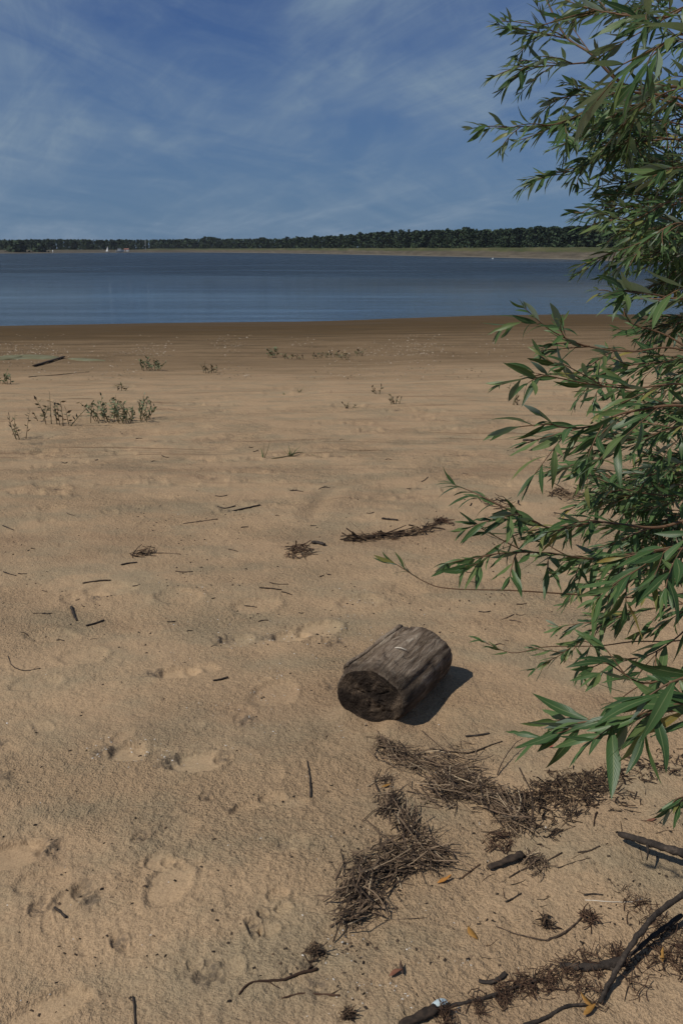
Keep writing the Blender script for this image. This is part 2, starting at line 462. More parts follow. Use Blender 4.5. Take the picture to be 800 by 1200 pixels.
M['twig'] = mat_noise('dry_twig', [(0.3, (0.028, 0.021, 0.016)), (0.6, (0.075, 0.052, 0.036)), (0.8, (0.15, 0.105, 0.07))], 50, (1, 1, 1), 0.85, 0.001, per=0.3)
M['fibre'] = mat_island('rootlet_fibre', [(0.0, (0.03, 0.018, 0.012)), (0.6, (0.075, 0.042, 0.026)), (1.0, (0.14, 0.085, 0.05))], 0.9)
M['weed'] = mat_island('weed_leaf', [(0.0, (0.085, 0.115, 0.050)), (0.6, (0.145, 0.17, 0.085)), (1.0, (0.22, 0.215, 0.13))], 0.6)
M['drysprig'] = mat_island('dry_weed', [(0.0, (0.12, 0.115, 0.06)), (0.6, (0.18, 0.145, 0.08)), (1.0, (0.24, 0.17, 0.10))], 0.8)
M['grass'] = mat_island('grass_blade', [(0.0, (0.045, 0.085, 0.022)), (1.0, (0.10, 0.14, 0.04))], 0.5)
M['pine'] = mat_island('far_foliage', [(0.0, (0.022, 0.040, 0.022)), (0.6, (0.036, 0.060, 0.030)), (1.0, (0.058, 0.082, 0.036))], 0.8)
M['trunk'] = mat_noise('far_tree_bark', [(0.3, (0.06, 0.045, 0.035)), (0.8, (0.13, 0.10, 0.08))], 3, (1, 1, 1), 0.9, 0)

# ------------------------------------------------------------------ beach
# bowls: px, py, half length, half width (m), heading (deg), depth, pressed, dug offset (x, y, radius) or None
BOWLS = []
def bowl(px, py, a, b, ang, dep, pressed=0.9, dug=None):
    g = G(px, py); BOWLS.append((g[0], g[1], a, b, math.radians(ang), dep, pressed, dug))
bowl(150, 882, .062, .055, 20, .020, 1, (-.075, .01, .05))
bowl(143, 862, .05, .03, 60, .008, .4)
bowl(232, 893, .085, .058, 12, .020, 1, (-.09, -.01, .055))
bowl(262, 888, .03, .03, 0, .012, .1, (0, 0, .035))
bowl(12, 1000, .10, .062, 25, .024, 1, (.10, .02, .055))
bowl(198, 1040, .075, .052, 70, .010, .85)
bowl(187, 1012, .038, .036, 70, .012, .85)
bowl(202, 1012, .022, .03, 70, .009, .7)
bowl(207, 789, .085, .062, 15, .024, 1, (-.10, .0, .05))
bowl(235, 783, .07, .05, 10, .010, .5)
bowl(372, 738, .10, .07, 25, .026, 1, None)
bowl(338, 746, .085, .06, 15, .022, .9, (-.09, .0, .045))
bowl(385, 750, .03, .06, 15, .010, .2, (.02, -.02, .07))
bowl(320, 812, .12, .085, 70, .014, .4)
bowl(275, 750, .09, .07, 40, .016, .4, (-.05, .02, .07))
bowl(52, 1188, .11, .05, 35, .016, .8)
bowl(80, 1055, .05, .035, 60, .012, .6, (.06, .0, .04))
bowl(97, 1045, .03, .03, 0, .010, .2, (0, 0, .04))
bowl(48, 1065, .03, .03, 0, .010, .2, (0, 0, .04))
bowl(285, 948, .05, .025, 30, .013, .3, (-.03, 0, .03))
bowl(318, 936, .04, .03, 20, .012, .3)
bowl(340, 942, .05, .03, 0, .008, .5)
bowl(298, 1088, .02, .035, 20, .014, .1, (0, 0, .035))
bowl(308, 1072, .016, .02, 20, .012, .1, (0, 0, .022))
bowl(325, 1050, .03, .025, 20, .010, .2)
bowl(315, 1090, .03, .025, 20, .010, .5)
bowl(332, 1066, .025, .02, 20, .010, .4)
bowl(242, 1142, .035, .025, 20, .012, .1, (0, 0, .05))
bowl(270, 1135, .04, .03, 60, .010, .4)
bowl(228, 1128, .02, .02, 60, .008, .2)
bowl(165, 983, .03, .02, 45, .010, .2, (0, 0, .035))
bowl(240, 935, .02, .02, 45, .009, .2, (0, 0, .03))
bowl(140, 1105, .02, .03, 45, .010, .2, (0, 0, .035))
bowl(95, 770, .10, .08, 20, .014, .3)
bowl(40, 800, .10, .06, 20, .012, .3)
bowl(130, 690, .14, .08, 10, .016, .4)
bowl(100, 700, .10, .08, 10, .014, .3, (.05, 0, .06))
bowl(210, 700, .12, .09, 10, .016, .3)
bowl(420, 705, .12, .08, 30, .014, .4)
bowl(300, 710, .13, .08, 30, .014, .4)
bowl(60, 745, .12, .07, 0, .014, .3)
bowl(480, 690, .10, .08, 0, .010, .3)
rb = random.Random(5)
for _ in range(45):
    px = rb.uniform(-20, 640); py = rb.uniform(600, 1180)
    if 385 < px < 640 and py > 720: continue
    bowl(px, py, rb.uniform(.02, .09), rb.uniform(.015, .06), rb.uniform(0, 180), rb.uniform(.003, .009), rb.uniform(0, .35),
         (rb.uniform(-.05, .05), 0, rb.uniform(.02, .05)) if rb.random() < .3 else None)
for _ in range(160):     # shallow scuffs further out
    px = rb.uniform(-20, 700); py = 450 + 160 * rb.random() ** 0.8
    k = 1 + (620 - py) / 110
    bowl(px, py, rb.uniform(.04, .12) * k, rb.uniform(.03, .06) * k, rb.uniform(-20, 20), rb.uniform(.006, .016) * k, rb.uniform(0, .2),
         (0, 0, rb.uniform(.02, .05) * k) if rb.random() < .3 else None)
LOG_A = Z(434, 814, 1.39 + .11); LOG_B = Z(493, 757, 1.39 + .11)
TRACK = np.array([G(*q)[:2] for q in ((366, 606), (369, 595), (378, 583), (395, 572), (420, 565), (450, 560), (490, 554), (540, 545))])
TRACK = catmull(TRACK, 10)

def relief(x, y):
    """height with footprints and small relief, plus masks"""
    z = h_base(x, y)
    near = sstep(11, 3.5, y) * sstep(-6, -1, y)
    u = 0.016 * fbm(x * 2.1, y * 2.6, 31, 3) + 0.006 * fbm(x * 9, y * 10, 41, 3)
    lump = fbm(x * 26, y * 26, 51, 3)
    fine = 0.0042 * lump + 0.0030 * vnoise(x * 75, y * 75, 61)
    cover = 0.5 + 1.0 * np.clip(vnoise(x * 0.9, y * 1.2, 71) + 0.35, 0, 1)
    far = sstep(0.05, 0.35, z) * sstep(4, 9, y)
    rip = far * 0.02 * fbm(x * 0.9, y * 2.2, 81, 3)
    pressed = np.zeros_like(z); dug = np.zeros_like(z); dz = np.zeros_like(z)
    for bx_, by_, a, b, an, dep, pr, dg in BOWLS:
        R = max(a, b) * 2.6 + 0.15
        m = (np.abs(x - bx_) < R) & (np.abs(y - by_) < R)
        if not m.any(): continue
        dx = x[m] - bx_; dy = y[m] - by_
        wob = 1 + 0.12 * vnoise(dx * 38, dy * 38, 95) + 0.30 * vnoise(dx * 9 / (a * 10) + bx_ * 7, dy * 9 / (a * 10) + by_ * 7, 91)
        e = np.sqrt(((dx * math.cos(an) + dy * math.sin(an)) / a) ** 2 + ((-dx * math.sin(an) + dy * math.cos(an)) / b) ** 2) * wob
        inn = sstep(1.06, 0.80, e)
        rim = np.exp(-((e - 1.16) / 0.15) ** 2)
        dep = dep * 0.66
        dz[m] += -dep * inn * (1 - 0.25 * e) + dep * 0.42 * rim * (1 + 1.2 * vnoise(dx * 30, dy * 30, 92))
        pressed[m] = np.maximum(pressed[m], pr * sstep(1.0, 0.75, e))
        if dg:
            q = np.sqrt((dx - dg[0]) ** 2 + (dy - dg[1]) ** 2) / dg[2]
            w = sstep(1.1, 0.3, q * (1 + 0.5 * vnoise(dx * 40, dy * 40, 93)))
            dug[m] = np.maximum(dug[m], w)
            dz[m] += w * 0.016 * vnoise(dx * 55, dy * 55, 94) * (dg[2] / 0.05)
    m = (y > 5) & (y < 11) & (np.abs(x) < 4)
    if m.any():
        d = np.min(np.hypot(x[m][:, None] - TRACK[None, :, 0], y[m][:, None] - TRACK[None, :, 1]), axis=1)
        dz[m] += (-0.016 * np.exp(-(d / 0.06) ** 2) + 0.005 * np.exp(-((d - 0.13) / 0.05) ** 2)) * (0.55 + 0.9 * np.clip(vnoise(x[m] * 2.5, y[m] * 2.5, 97) + .5, 0, 1))
    ax_ = (LOG_B - LOG_A)[:2]; ll = np.hypot(*ax_); ax_ = ax_ / ll
    al = (x - LOG_A[0]) * ax_[0] + (y - LOG_A[1]) * ax_[1]; pp = (x - LOG_A[0]) * ax_[1] - (y - LOG_A[1]) * ax_[0]
    endw = sstep(-.10, .02, al) * sstep(ll + .10, ll - .02, al)
    dz = dz + endw * (.026 * np.exp(-((pp + .10) / .05) ** 2) + .018 * np.exp(-((pp - .09) / .04) ** 2)) * (1 + .9 * vnoise(x * 16, y * 16, 99))
    z = z + near * (u + fine * cover * (1 - 0.85 * pressed)) + rip + dz
    return z, pressed, dug
def H(x, y):
    return float(relief(np.array([float(x)]), np.array([float(y)]))[0][0])

rows = [0.05, 0.3, 0.55, 0.75, 0.9]
for py in np.arange(1310, 364, -1.5):
    g = G(400, py)
    if g[1] > rows[-1] + 0.004: rows.append(float(g[1]))
rows += [44, 47, 51, 56, 64, 80, 110, 160, 300, 700, 1500, 3500, 7000]
rows = np.array(rows)
az = np.concatenate([np.radians(np.arange(-180, -36, 6.0)), np.radians(np.arange(-36, -29, 0.5)), np.arange(-0.505, 0.506, 1.5 / F), np.radians(np.arange(29.3, 36, 0.5)), np.radians(np.arange(36, 180, 6.0))])
RR, AA = np.meshgrid(rows, az, indexing='ij')
# distances are kept along y inside the view and along the radius elsewhere
k = 1 / np.maximum(np.cos(np.clip(AA, -0.9, 0.9)), 0.62)
gx = (RR * k * np.sin(AA)).ravel(); gy = (RR * k * np.cos(AA)).ravel()
gz, gp, gd = relief(gx, gy)
nr, na = RR.shape
ii, jj = np.meshgrid(np.arange(nr - 1), np.arange(na), indexing='ij')
j2 = (jj + 1) % na
quads = np.stack([ii * na + jj, (ii + 1) * na + jj, (ii + 1) * na + j2, ii * na + j2], -1).reshape(-1, 4)[:, ::-1]
me = bpy.data.meshes.new('beach')
nv = nr * na; nq = len(quads)
me.vertices.add(nv + 1)
co = np.empty((nv + 1, 3), np.float32); co[:nv, 0] = gx; co[:nv, 1] = gy; co[:nv, 2] = gz; co[nv] = (0, 0, gz[0])
me.vertices.foreach_set('co', co.ravel())
tri = np.stack([np.full(na, nv), (np.arange(na) + 1) % na, np.arange(na)], -1)
me.loops.add(nq * 4 + na * 3)
me.polygons.add(nq + na)
me.loops.foreach_set('vertex_index', np.concatenate([quads.ravel(), tri.ravel()]).astype(np.int32))
me.polygons.foreach_set('loop_start', np.concatenate([np.arange(nq) * 4, nq * 4 + np.arange(na) * 3]).astype(np.int32))
me.polygons.foreach_set('use_smooth', np.ones(nq + na, bool))
me.update(calc_edges=True)
for nm, arr in (('pressed', gp), ('dug', gd)):
    a_ = me.attributes.new(nm, 'FLOAT', 'POINT')
    a_.data.foreach_set('value', np.append(arr, 0).astype(np.float32))
tag(link('beach', me, M['sand']), kind='structure')

# ------------------------------------------------------------------ lake
ring = [24.0, 34, 44, 60, 90, 150, 300, 700, 2000, 6500]
wa = np.radians(np.arange(-84, 85, 3.0))
wv = [(r * math.sin(a), r * math.cos(a), 0.0) for r in ring for a in wa]
wf_ = [(i * len(wa) + j, i * len(wa) + j + 1, (i + 1) * len(wa) + j + 1, (i + 1) * len(wa) + j) for i in range(len(ring) - 1) for j in range(len(wa) - 1)]
lake = link('lake_water', mk_mesh('lake_water', wv, [q[::-1] for q in wf_]), M['water'])
tag(lake, kind='structure')

# ------------------------------------------------------------------ far bank and dam
s = NT('far_bank_ground', 0.95, 0.1)
p = s.pos(); X_, Y_, Z_ = s.xyz(p)
stone = s.ramp(s.noise(s.mapp(p, (0.12, 0.12, 1.5)), 1.0, 5, 0.65), [(0.3, (0.058, 0.050, 0.037)), (0.55, (0.094, 0.080, 0.058)), (0.75, (0.15, 0.126, 0.092))])
grassy = s.ramp(s.noise(s.mapp(p, (0.05, 0.05, 0.6)), 1.0, 5, 0.6), [(0.3, (0.040, 0.052, 0.02)), (0.55, (0.075, 0.076, 0.034)), (0.8, (0.13, 0.11, 0.055))])
zz = s.math('ADD', Z_, s.math('MULTIPLY', s.math('SUBTRACT', s.noise(s.mapp(p, (0.08, 0.08, 0.5)), 1.0, 5, 0.7), 0.5), 2.2))
cb = s.mix(s.rng(zz, 1.9, 2.5), stone, grassy)
cb = s.mix(s.rng(Z_, 0.35, 0.15), cb, (0.14, 0.122, 0.094))
s.color(cb)
M['bank'] = s.m
BANK = [(-1400, 250), (-700, 420), (-300, 560), (0, 640), (60, 690), (120, 760), (160, 830), (230, 850), (320, 700), (400, 530), (500, 392), (600, 310), (720, 235), (850, 180), (1100, 140), (1700, 110)]
def bank_at(px):
    d = float(np.interp(px, [b[0] for b in BANK], [b[1] for b in BANK]))
    a = math.atan((px - 400) / F * math.cos(PITCH))
    return a, d          # azimuth, distance measured along y
def bank_xy(px, back=0):
    a, d = bank_at(px); d += back
    return d * math.tan(a), d
bpx = np.concatenate([np.arange(-1400, -20, 60), np.arange(-20, 850, 4), np.arange(850, 1701, 50)])
prof_dam = [(-14, -1.0), (-2, -0.15), (0, 0.02), (1.5, 0.30), (5, 1.2), (9, 2.1), (13, 2.95), (16, 3.45), (20, 3.55), (26, 3.4), (40, 2.6), (90, 2.4), (2500, 2.4)]
prof_low = [(-30, -1.0), (-3, -0.12), (0, 0.02), (6, 0.30), (16, 0.7), (30, 1.1), (45, 1.5), (60, 1.9), (75, 2.2), (90, 2.4), (110, 2.5), (150, 2.5), (2500, 2.5)]
bv = []; bf_ = []
for i, px in enumerate(bpx):
    t = float(sstep(150, 190, np.array(float(px))))
    for (o1, z1), (o2, z2) in zip(prof_low, prof_dam):
        o = o1 * (1 - t) + o2 * t; z = z1 * (1 - t) + z2 * t
        x, y = bank_xy(px, o)
        jit = 0.3 * float(fbm(np.array(px * 0.11), np.array(o * 0.3), 120, 3)) if 0 < o < 60 else 0
        bv.append((x, y, z + jit * (0.4 if z < 0.5 else 1)))
n = len(prof_dam)
for i in range(len(bpx) - 1):
    for j in range(n - 1): bf_.append((i * n + j, (i + 1) * n + j, (i + 1) * n + j + 1, i * n + j + 1))
tag(link('far_bank', mk_mesh('far_bank', bv, bf_, True), M['bank']), kind='structure')

# ------------------------------------------------------------------ far trees
def crown_mesh(name, seed, h, w, n=420, conic=0.5, base=0.18):
    r = random.Random(seed); V = []; Fc = []
    lobes = []
    for k in range(11):
        t = base + (1 - base) * (k + r.random()) / 11
        rad = w * (0.30 + 0.55 * math.sin(min(1, (1 - t) * 1.25 + .05) * math.pi / 2 * (1 if conic > .5 else 1.15))) * r.uniform(.6, 1.1)
        a = r.uniform(0, 6.28)
        lobes.append((rad * .55 * math.cos(a), rad * .55 * math.sin(a), t * h, max(.12 * w, rad * .62)))
    for i in range(n):
        lx, ly, lz, lr = r.choice(lobes)
        d = unit([r.gauss(0, 1), r.gauss(0, 1), r.gauss(0, .8)]) * lr * r.uniform(.7, 1.08)
        c = np.array([lx, ly, lz]) + d
        if c[2] > h: c[2] = h - r.random() * .3
        a = unit([r.gauss(0, 1), r.gauss(0, 1), r.gauss(0, .6)]); b = unit(np.cross(a, [r.gauss(0, 1), r.gauss(0, 1), r.gauss(0, 1)]))
        s_ = r.uniform(.35, .8) * w / 5
        k0 = len(V)
        V += [c - a * s_ - b * s_ * .5, c + a * s_ - b * s_ * .4, c + a * s_ * .5 + b * s_, c - a * s_ * .6 + b * s_ * .8]
        Fc.append((k0, k0 + 1, k0 + 2, k0 + 3))
    return mk_mesh(name, np.array(V), Fc)
def trunk_mesh(name, h, r0):
    b = MB(); b.tube([(0, 0, -.5), (0.1, 0, h * .4), (0, .1, h * .9)], [r0, r0 * .7, r0 * .2], 6)
    for k in range(4):
        a = k * 1.7; b.tube([(0.05, 0, h * (.4 + .12 * k)), (math.cos(a) * h * .12, math.sin(a) * h * .12, h * (.48 + .12 * k))], [r0 * .3, r0 * .1], 4)
    return mk_mesh(name, np.array(b.v), b.f)
TREES = []
for k in range(7):
    h = [13, 14.5, 12, 15.5, 13.5, 11, 14][k]; w = [5.2, 4.6, 6.0, 5.0, 5.6, 5.8, 4.4][k]
    cm = crown_mesh('crown', 200 + k, h, w, 420, .6 if k % 2 else .4, .12); cm.materials.append(M['pine'])
    tm = trunk_mesh('trunk', h, .22); tm.materials.append(M['trunk'])
    TREES.append((cm, tm, h))
def tree(px, dist, top_px, label, group, k):
    a = math.atan((px - 400) / F * math.cos(PITCH))
    x, y = dist * math.tan(a), dist
    zb = 2.3
    htop = 3.0 + (292 - top_px) / (F / math.cos(PITCH) ** 2) * dist - zb     # height that reaches the skyline
    cm, tm, h = TREES[k]
    t = thing('pine_tree', (x, y, zb), label, 'tree', group)
    sc = htop / h; sw = sc * random.uniform(.8, 1.5)
    t.scale = (sw, sw, sc); t.rotation_euler.z = random.uniform(0, 6.28)
    link('trunk', tm, None, t); link('crown', cm, None, t)
rt = random.Random(3)
sky_px = [(-40, 281), (0, 281), (60, 280.5), (120, 281), (200, 280.5), (232, 280), (245, 277), (262, 280), (300, 280), (340, 279), (380, 276.5), (420, 273.5), (460, 271.5), (500, 270), (540, 269), (545, 266), (560, 270), (600, 268), (650, 266.5), (700, 265), (760, 263), (820, 261), (900, 259)]
def skyline(px): return float(np.interp(px, [q[0] for q in sky_px], [q[1] for q in sky_px]))
px = 236.0
while px < 850:
    a, d = bank_at(px)
    dist = d + 95 + rt.uniform(-12, 25) + (px > 420) * 60
    tree(px, dist, skyline(px) + rt.choice((rt.uniform(-1.6, 1.0), rt.uniform(-.5, 2.2), rt.uniform(0, 3.5))), 'dark pine in the wood standing behind the grassy dam', 'pines behind the dam', rt.randrange(7))
    px += rt.uniform(3.2, 6.2) * (520 / dist) ** 0.75
px = -40.0
while px < 236:
    a, d = bank_at(px)
    tree(px, d + 130 + rt.uniform(-25, 25), skyline(px) + rt.uniform(-.6, 1.6), 'dark tree in the low wood behind the far sandy shore', 'trees behind the far shore', rt.randrange(7))
    px += rt.uniform(3.4, 5.4)
# the depth of the wood behind the front row
V = []; Fc = []
for px in np.arange(-60, 900, 3.2):
    for row in range(3):
        a, d = bank_at(px)
        dist = d + 190 + 45 * row + rt.uniform(-15, 15)
        pxx = px + rt.uniform(-2, 2)
        az_ = math.atan((pxx - 400) / F * math.cos(PITCH)); x, y = dist * math.tan(az_), dist
        top = 3.0 + (292 - skyline(px) - rt.uniform(.8, 3.0) * (1 if px > 330 else .5)) / (F / math.cos(PITCH) ** 2) * dist
        w = rt.uniform(3, 5)
        for q in range(26):
            t = rt.random(); rad = w * .5 * math.sqrt(max(.05, 1 - t * .9))
            th = rt.uniform(0, 6.28)
            c = np.array([x + rad * math.cos(th), y + rad * math.sin(th), 2.3 + (top - 2.3) * (t if q > 2 else 1 - .05 * q)])
            e1 = unit([rt.gauss(0, 1), rt.gauss(0, 1), rt.gauss(0, 1)]); e2 = unit(np.cross(e1, [rt.gauss(0, 1), rt.gauss(0, 1), rt.gauss(0, 1)]))
            s_ = rt.uniform(.7, 1.6); k0 = len(V)
            V += [c - e1 * s_, c + e2 * s_, c + e1 * s_, c - e2 * s_]; Fc.append((k0, k0 + 1, k0 + 2, k0 + 3))
wood = link('far_wood', mk_mesh('far_wood', np.array(V), Fc), M['pine'])
tag(wood, 'deep dark wood filling the ground behind the front trees', 'wood', kind='stuff')
# round bushes at the left waterline
bush = crown_mesh('crown', 300, 6, 8, 420, .4, .05); bush.materials.append(M['pine'])
for px, back, s_, lab in ((22, 25, 1.05, 'broad dark bush at the far waterline, beside the bank end'), (48, 22, .8, 'rounded dark bush standing alone on the far sandy shore')):
    x, y = bank_xy(px, back); t = thing('shore_bush', (x, y, 0.7), lab, 'bush')
    t.scale = (s_ * 1.3, s_ * 1.3, s_ * 1.25)
    link('crown', bush, None, t); link('stem', TREES[0][1], None, t).scale = (.6, .6, .3)

# small things on the far shore
M['white'] = mat_noise('white_paint', [(0.3, (0.72, 0.72, 0.70)), (0.8, (0.82, 0.82, 0.80))], 4, rough=.4, bump=0)
M['sail'] = mat_noise('sail_cloth', [(0.3, (0.75, 0.75, 0.73)), (0.8, (0.84, 0.84, 0.82))], 2, rough=.8, bump=0)
M['redroof'] = mat_noise('faded_red_cover', [(0.3, (0.22, 0.10, 0.07)), (0.8, (0.33, 0.16, 0.12))], 3, rough=.8, bump=0)
M['glassd'] = mat_noise('dark_window', [(0.3, (0.02, 0.025, 0.03)), (0.8, (0.04, 0.05, 0.055))], 3, rough=.15, bump=0, spec=.5)
M['metal'] = mat_noise('grey_metal', [(0.3, (0.35, 0.36, 0.35)), (0.8, (0.5, 0.5, 0.48))], 3, rough=.5, bump=0)
def hull(L, W, Hh, name, mat, parent):
    st = [(-.5, .8, 0), (-.25, 1, 0), (.1, .95, 0.02), (.35, .6, .10), (.5, .05, .25)]
    V = []; Fc = []
    for t, w, up in st:
        V += [(t * L, -w * W / 2, Hh * (1 + up)), (t * L, -w * W * .32, Hh * .25 + up * Hh), (t * L, 0, up * Hh * 1.2), (t * L, w * W * .32, Hh * .25 + up * Hh), (t * L, w * W / 2, Hh * (1 + up))]
    for i in range(len(st) - 1):
        for j in range(4): Fc.append((i * 5 + j, (i + 1) * 5 + j, (i + 1) * 5 + j + 1, i * 5 + j + 1))
        Fc.append((i * 5 + 4, (i + 1) * 5 + 4, (i + 1) * 5, i * 5))
    Fc.append((4, 3, 2, 1, 0))
    return link(name, mk_mesh(name, V, Fc), mat, parent)
x, y = bank_xy(126, 4)
t = thing('sailing_dinghy', (x, y, .12), 'small white sailing dinghy with raised sail on the far shore', 'boat')
hull(4.2, 1.6, .6, 'hull', M['white'], t)
b = MB(); b.tube([(.4, 0, .3), (.4, 0, 5.4)], [.05, .03], 6); b.build('mast', M['metal'], t)
link('sail', mk_mesh('sail', [(.36, .02, 5.2), (.36, .02, 1.0), (-1.7, .35, 1.1), (-.8, .3, 2.9), (.0, .12, 4.3)], [(0, 1, 2, 3, 4)]), M['sail'], t)
b = MB(); b.tube([(.36, 0, .95), (-1.8, .38, 1.05)], .035, 5); b.build('boom', M['metal'], t)
x, y = bank_xy(140.5, 2)
t = thing('motor_cruiser', (x, y, .25), 'white motor cruiser with a cabin drawn up at the far waterline', 'boat')
hull(5.6, 2.1, 1.2, 'hull', M['white'], t).rotation_euler.z = .3
c_ = MB(); c_.box((-.2, 0, 1.75), (2.4, 1.6, 1.1), .3); c_.build('cabin', M['white'], t, False)
c_ = MB(); c_.box((-.2, 0, 1.95), (2.46, 1.66, .28), .3); c_.build('window', M['glassd'], t, False)
t.scale = (1.25, 1.25, 1.5)
x, y = bank_xy(148.5, 26)
t = thing('beach_hut', (x, y, 1.0), 'low pale beach hut with red roof behind the white cruiser', 'hut')
c_ = MB(); c_.box((0, 0, .9), (4.2, 2.6, 1.8)); c_.build('wall', M['white'], t, False)
link('roof', mk_mesh('roof', [(-2.4, -1.6, 1.78), (2.4, -1.6, 1.78), (2.4, 1.6, 1.78), (-2.4, 1.6, 1.78), (-2.4, 0, 2.7), (2.4, 0, 2.7)], [(0, 1, 5, 4), (2, 3, 4, 5), (0, 4, 3), (1, 2, 5), (3, 2, 1, 0)]), M['redroof'], t)
c_ = MB(); c_.box((-1, -1.32, .9), (.9, .06, 1.7)); c_.build('door', M['redroof'], t, False)
x, y = bank_xy(171, 22)
t = thing('mast_pole', (x, y, 1.6), 'tall thin pale pole on the far bank beside the boats', 'pole')
b = MB(); b.tube([(0, 0, -.3), (0, 0, 9.5)], [.22, .12], 8); b.build('shaft', M['metal'], t)
b = MB(); b.box((0, 0, 9.3), (1.4, .2, .25)); b.build('lamp_head', M['metal'], t, False)
x, y = bank_xy(62, 4)
t = thing('mooring_post', (x, y, .1), 'short pale post standing at the far sandy waterline', 'post')
b = MB(); b.tube([(0, 0, -.3), (0, 0, 2.2)], [.35, .28], 8); b.build('shaft', M['white'], t)
g = Z(577, 303.5, 0)
t = thing('buoy', (g[0], g[1], 0), 'small white buoy floating on the lake before the dam', 'buoy')
b = MB(); b.tube([(0, 0, -.2), (0, 0, -.1), (0, 0, .06), (0, 0, .22), (0, 0, .3)], [.08, .2, .25, .18, .06], 12); b.build('float', M['white'], t)
b = MB(); b.tube([(0, 0, .28), (0, 0, .5)], .03, 6); b.build('mast', M['metal'], t)

# ------------------------------------------------------------------ log
A = LOG_A.copy(); B = LOG_B.copy()
A[2] = B[2] = 0
axis = unit(B - A); LEN = float(np.linalg.norm(B - A))
gA = H(*A[:2]); gB = H(*B[:2])
RAD = .130
side = np.array([axis[1], -axis[0], 0])               # towards the right of the log
zl = (gA + gB) / 2 + RAD * .86 - .012
rot = Matrix((( side[0], 0, axis[0]), (side[1], 0, axis[1]), (0, 1, 0))).to_4x4()   # local x = right, y = up, z = along
Lr = thing('log', (A[0], A[1], zl), 'short thick weathered log with a charred cut end lying on the sand', 'log')
Lr.matrix_world = Matrix.Translation((A[0], A[1], zl)) @ rot
nA, nL = 96, 44
def ring_noise(a, t, f, seed): return float(vnoise(np.array(f * math.cos(a) + 3.7 * t + 20), np.array(f * math.sin(a) + 1.9 * t + 40), seed))
def log_r(t, a):
    """radius at t along (0..1), angle a (0 = right, pi/2 = up)"""
    r = RAD * (1 + .045 * math.cos(2 * a + .6) + .03 * math.cos(3 * a + 2.1) - .03 * t)
    r += .016 * ring_noise(a, t * .5, 1.3, 130) + .005 * ring_noise(a, t * .35, 5, 131)
    r += .0035 * ring_noise(a, t * .6, 16, 132)
    # long split along the upper left, bark slab standing off it
    c = 2.20 + .10 * math.sin(t * 5) - .16 * t
    d = a - c
    k = float(sstep(.02, .10, np.array(t))) * (1 - .35 * t)
    r -= .034 * math.exp(-(d / .060) ** 2) * k
    r += .012 * math.exp(-((d - .26) / .17) ** 2) * k
    # worn rims
    r -= .012 * math.exp(-t / .018) + .010 * math.exp(-(1 - t) / .03)
    r += .003 * math.exp(-t / .03) * ring_noise(a, 0, 4, 133)
    return r
ts = np.concatenate([[0, .008, .02, .04], np.linspace(.065, .95, nL - 8), [.97, .985, .995, 1.0]])
ang = [2 * math.pi * k / nA for k in range(nA)]
def skew(t, a): return t * LEN + (1 - t) * (.012 * math.sin(a + 1) + .004 * math.sin(5 * a)) + t * .015 * math.sin(a + 2.4)
V = []; Fc = []
for t in ts:
    for a in ang:
        r = log_r(t, a); V.append((r * math.cos(a) * 1.03, r * math.sin(a) * .86, skew(t, a)))
for i in range(len(ts) - 1):
    for k in range(nA): Fc.append((i * nA + k, i * nA + (k + 1) % nA, (i + 1) * nA + (k + 1) % nA, (i + 1) * nA + k))
link('trunk_body', mk_mesh('trunk_body', V, Fc, True), M['log'], Lr)
def end_face(t, sgn):
    V = []; Fc = []; nr_ = 26
    cracks = [(random.uniform(0, 6.28), random.uniform(.25, .8), random.uniform(.03, .07)) for _ in range(7)]
    for i in range(nr_ + 1):
        f = i / nr_
        for a in ang:
            r = log_r(t, a) * f * .999
            z = skew(t, a) * f + (t * LEN) * (1 - f)
            dz = .006 * float(vnoise(np.array(r * math.cos(a) * 45), np.array(r * math.sin(a) * 45), 140)) + .011 * float(vnoise(np.array(r * math.cos(a) * 14), np.array(r * math.sin(a) * 14), 141))
            dz += .007 * float(vnoise(np.array(r * math.cos(a) * 110), np.array(r * math.sin(a) * 110), 142))
            for ca, cl_, cw in cracks:
                da = (a - ca + math.pi) % (2 * math.pi) - math.pi
                if .2 < f < cl_: dz += .006 * math.exp(-(da * max(f, .1) / (cw * .25)) ** 2) * min(1, (f - .2) * 5)
            dz += .004 * math.exp(-((f * math.cos(a) + .15) / .30) ** 2 - ((f * math.sin(a) - .12) / .12) ** 2)
            z += dz * (1 - f ** 8) * sgn
            V.append((r * math.cos(a) * 1.03, r * math.sin(a) * .86, z))
    for i in range(nr_):
        for k in range(nA):
            q = (i * nA + k, (i + 1) * nA + k, (i + 1) * nA + (k + 1) % nA, i * nA + (k + 1) % nA)
            Fc.append(q[::-1] if sgn > 0 else q)
    return V, Fc
for t, sgn in ((0.0, 1), (1.0, -1)):
    v_, f_ = end_face(t, sgn)
    e = link('end_face', mk_mesh('end_face', v_, f_, True), M['end'], Lr)
    if sgn > 0: e['label'] = 'charred dark cut end with cracked rings'
# a strip of bark clinging beyond the split
V = []; Fc = []
for i, t in enumerate(np.linspace(.05, .93, 20)):
    for k in range(6):
        a = 2.34 - .16 * t + .10 * math.sin(t * 5) + k * .085 * (1 + .45 * math.sin(i * 1.3)) * (.45 + .55 * math.sin(math.pi * min(1, max(0, t))))
        r = log_r(t, a) + .003 + .006 * math.sin(k * .6) + .003 * random.random()
        if k == 5: r -= .014
        V.append((r * math.cos(a) * 1.03, r * math.sin(a) * .86, t * LEN))
for i in range(19):
    for k in range(5): Fc.append((i * 6 + k, i * 6 + k + 1, (i + 1) * 6 + k + 1, (i + 1) * 6 + k))
bs = link('bark_strip', mk_mesh('bark_strip', V, Fc, True), M['log'], Lr)
md = bs.modifiers.new('thick', 'SOLIDIFY'); md.thickness = .005
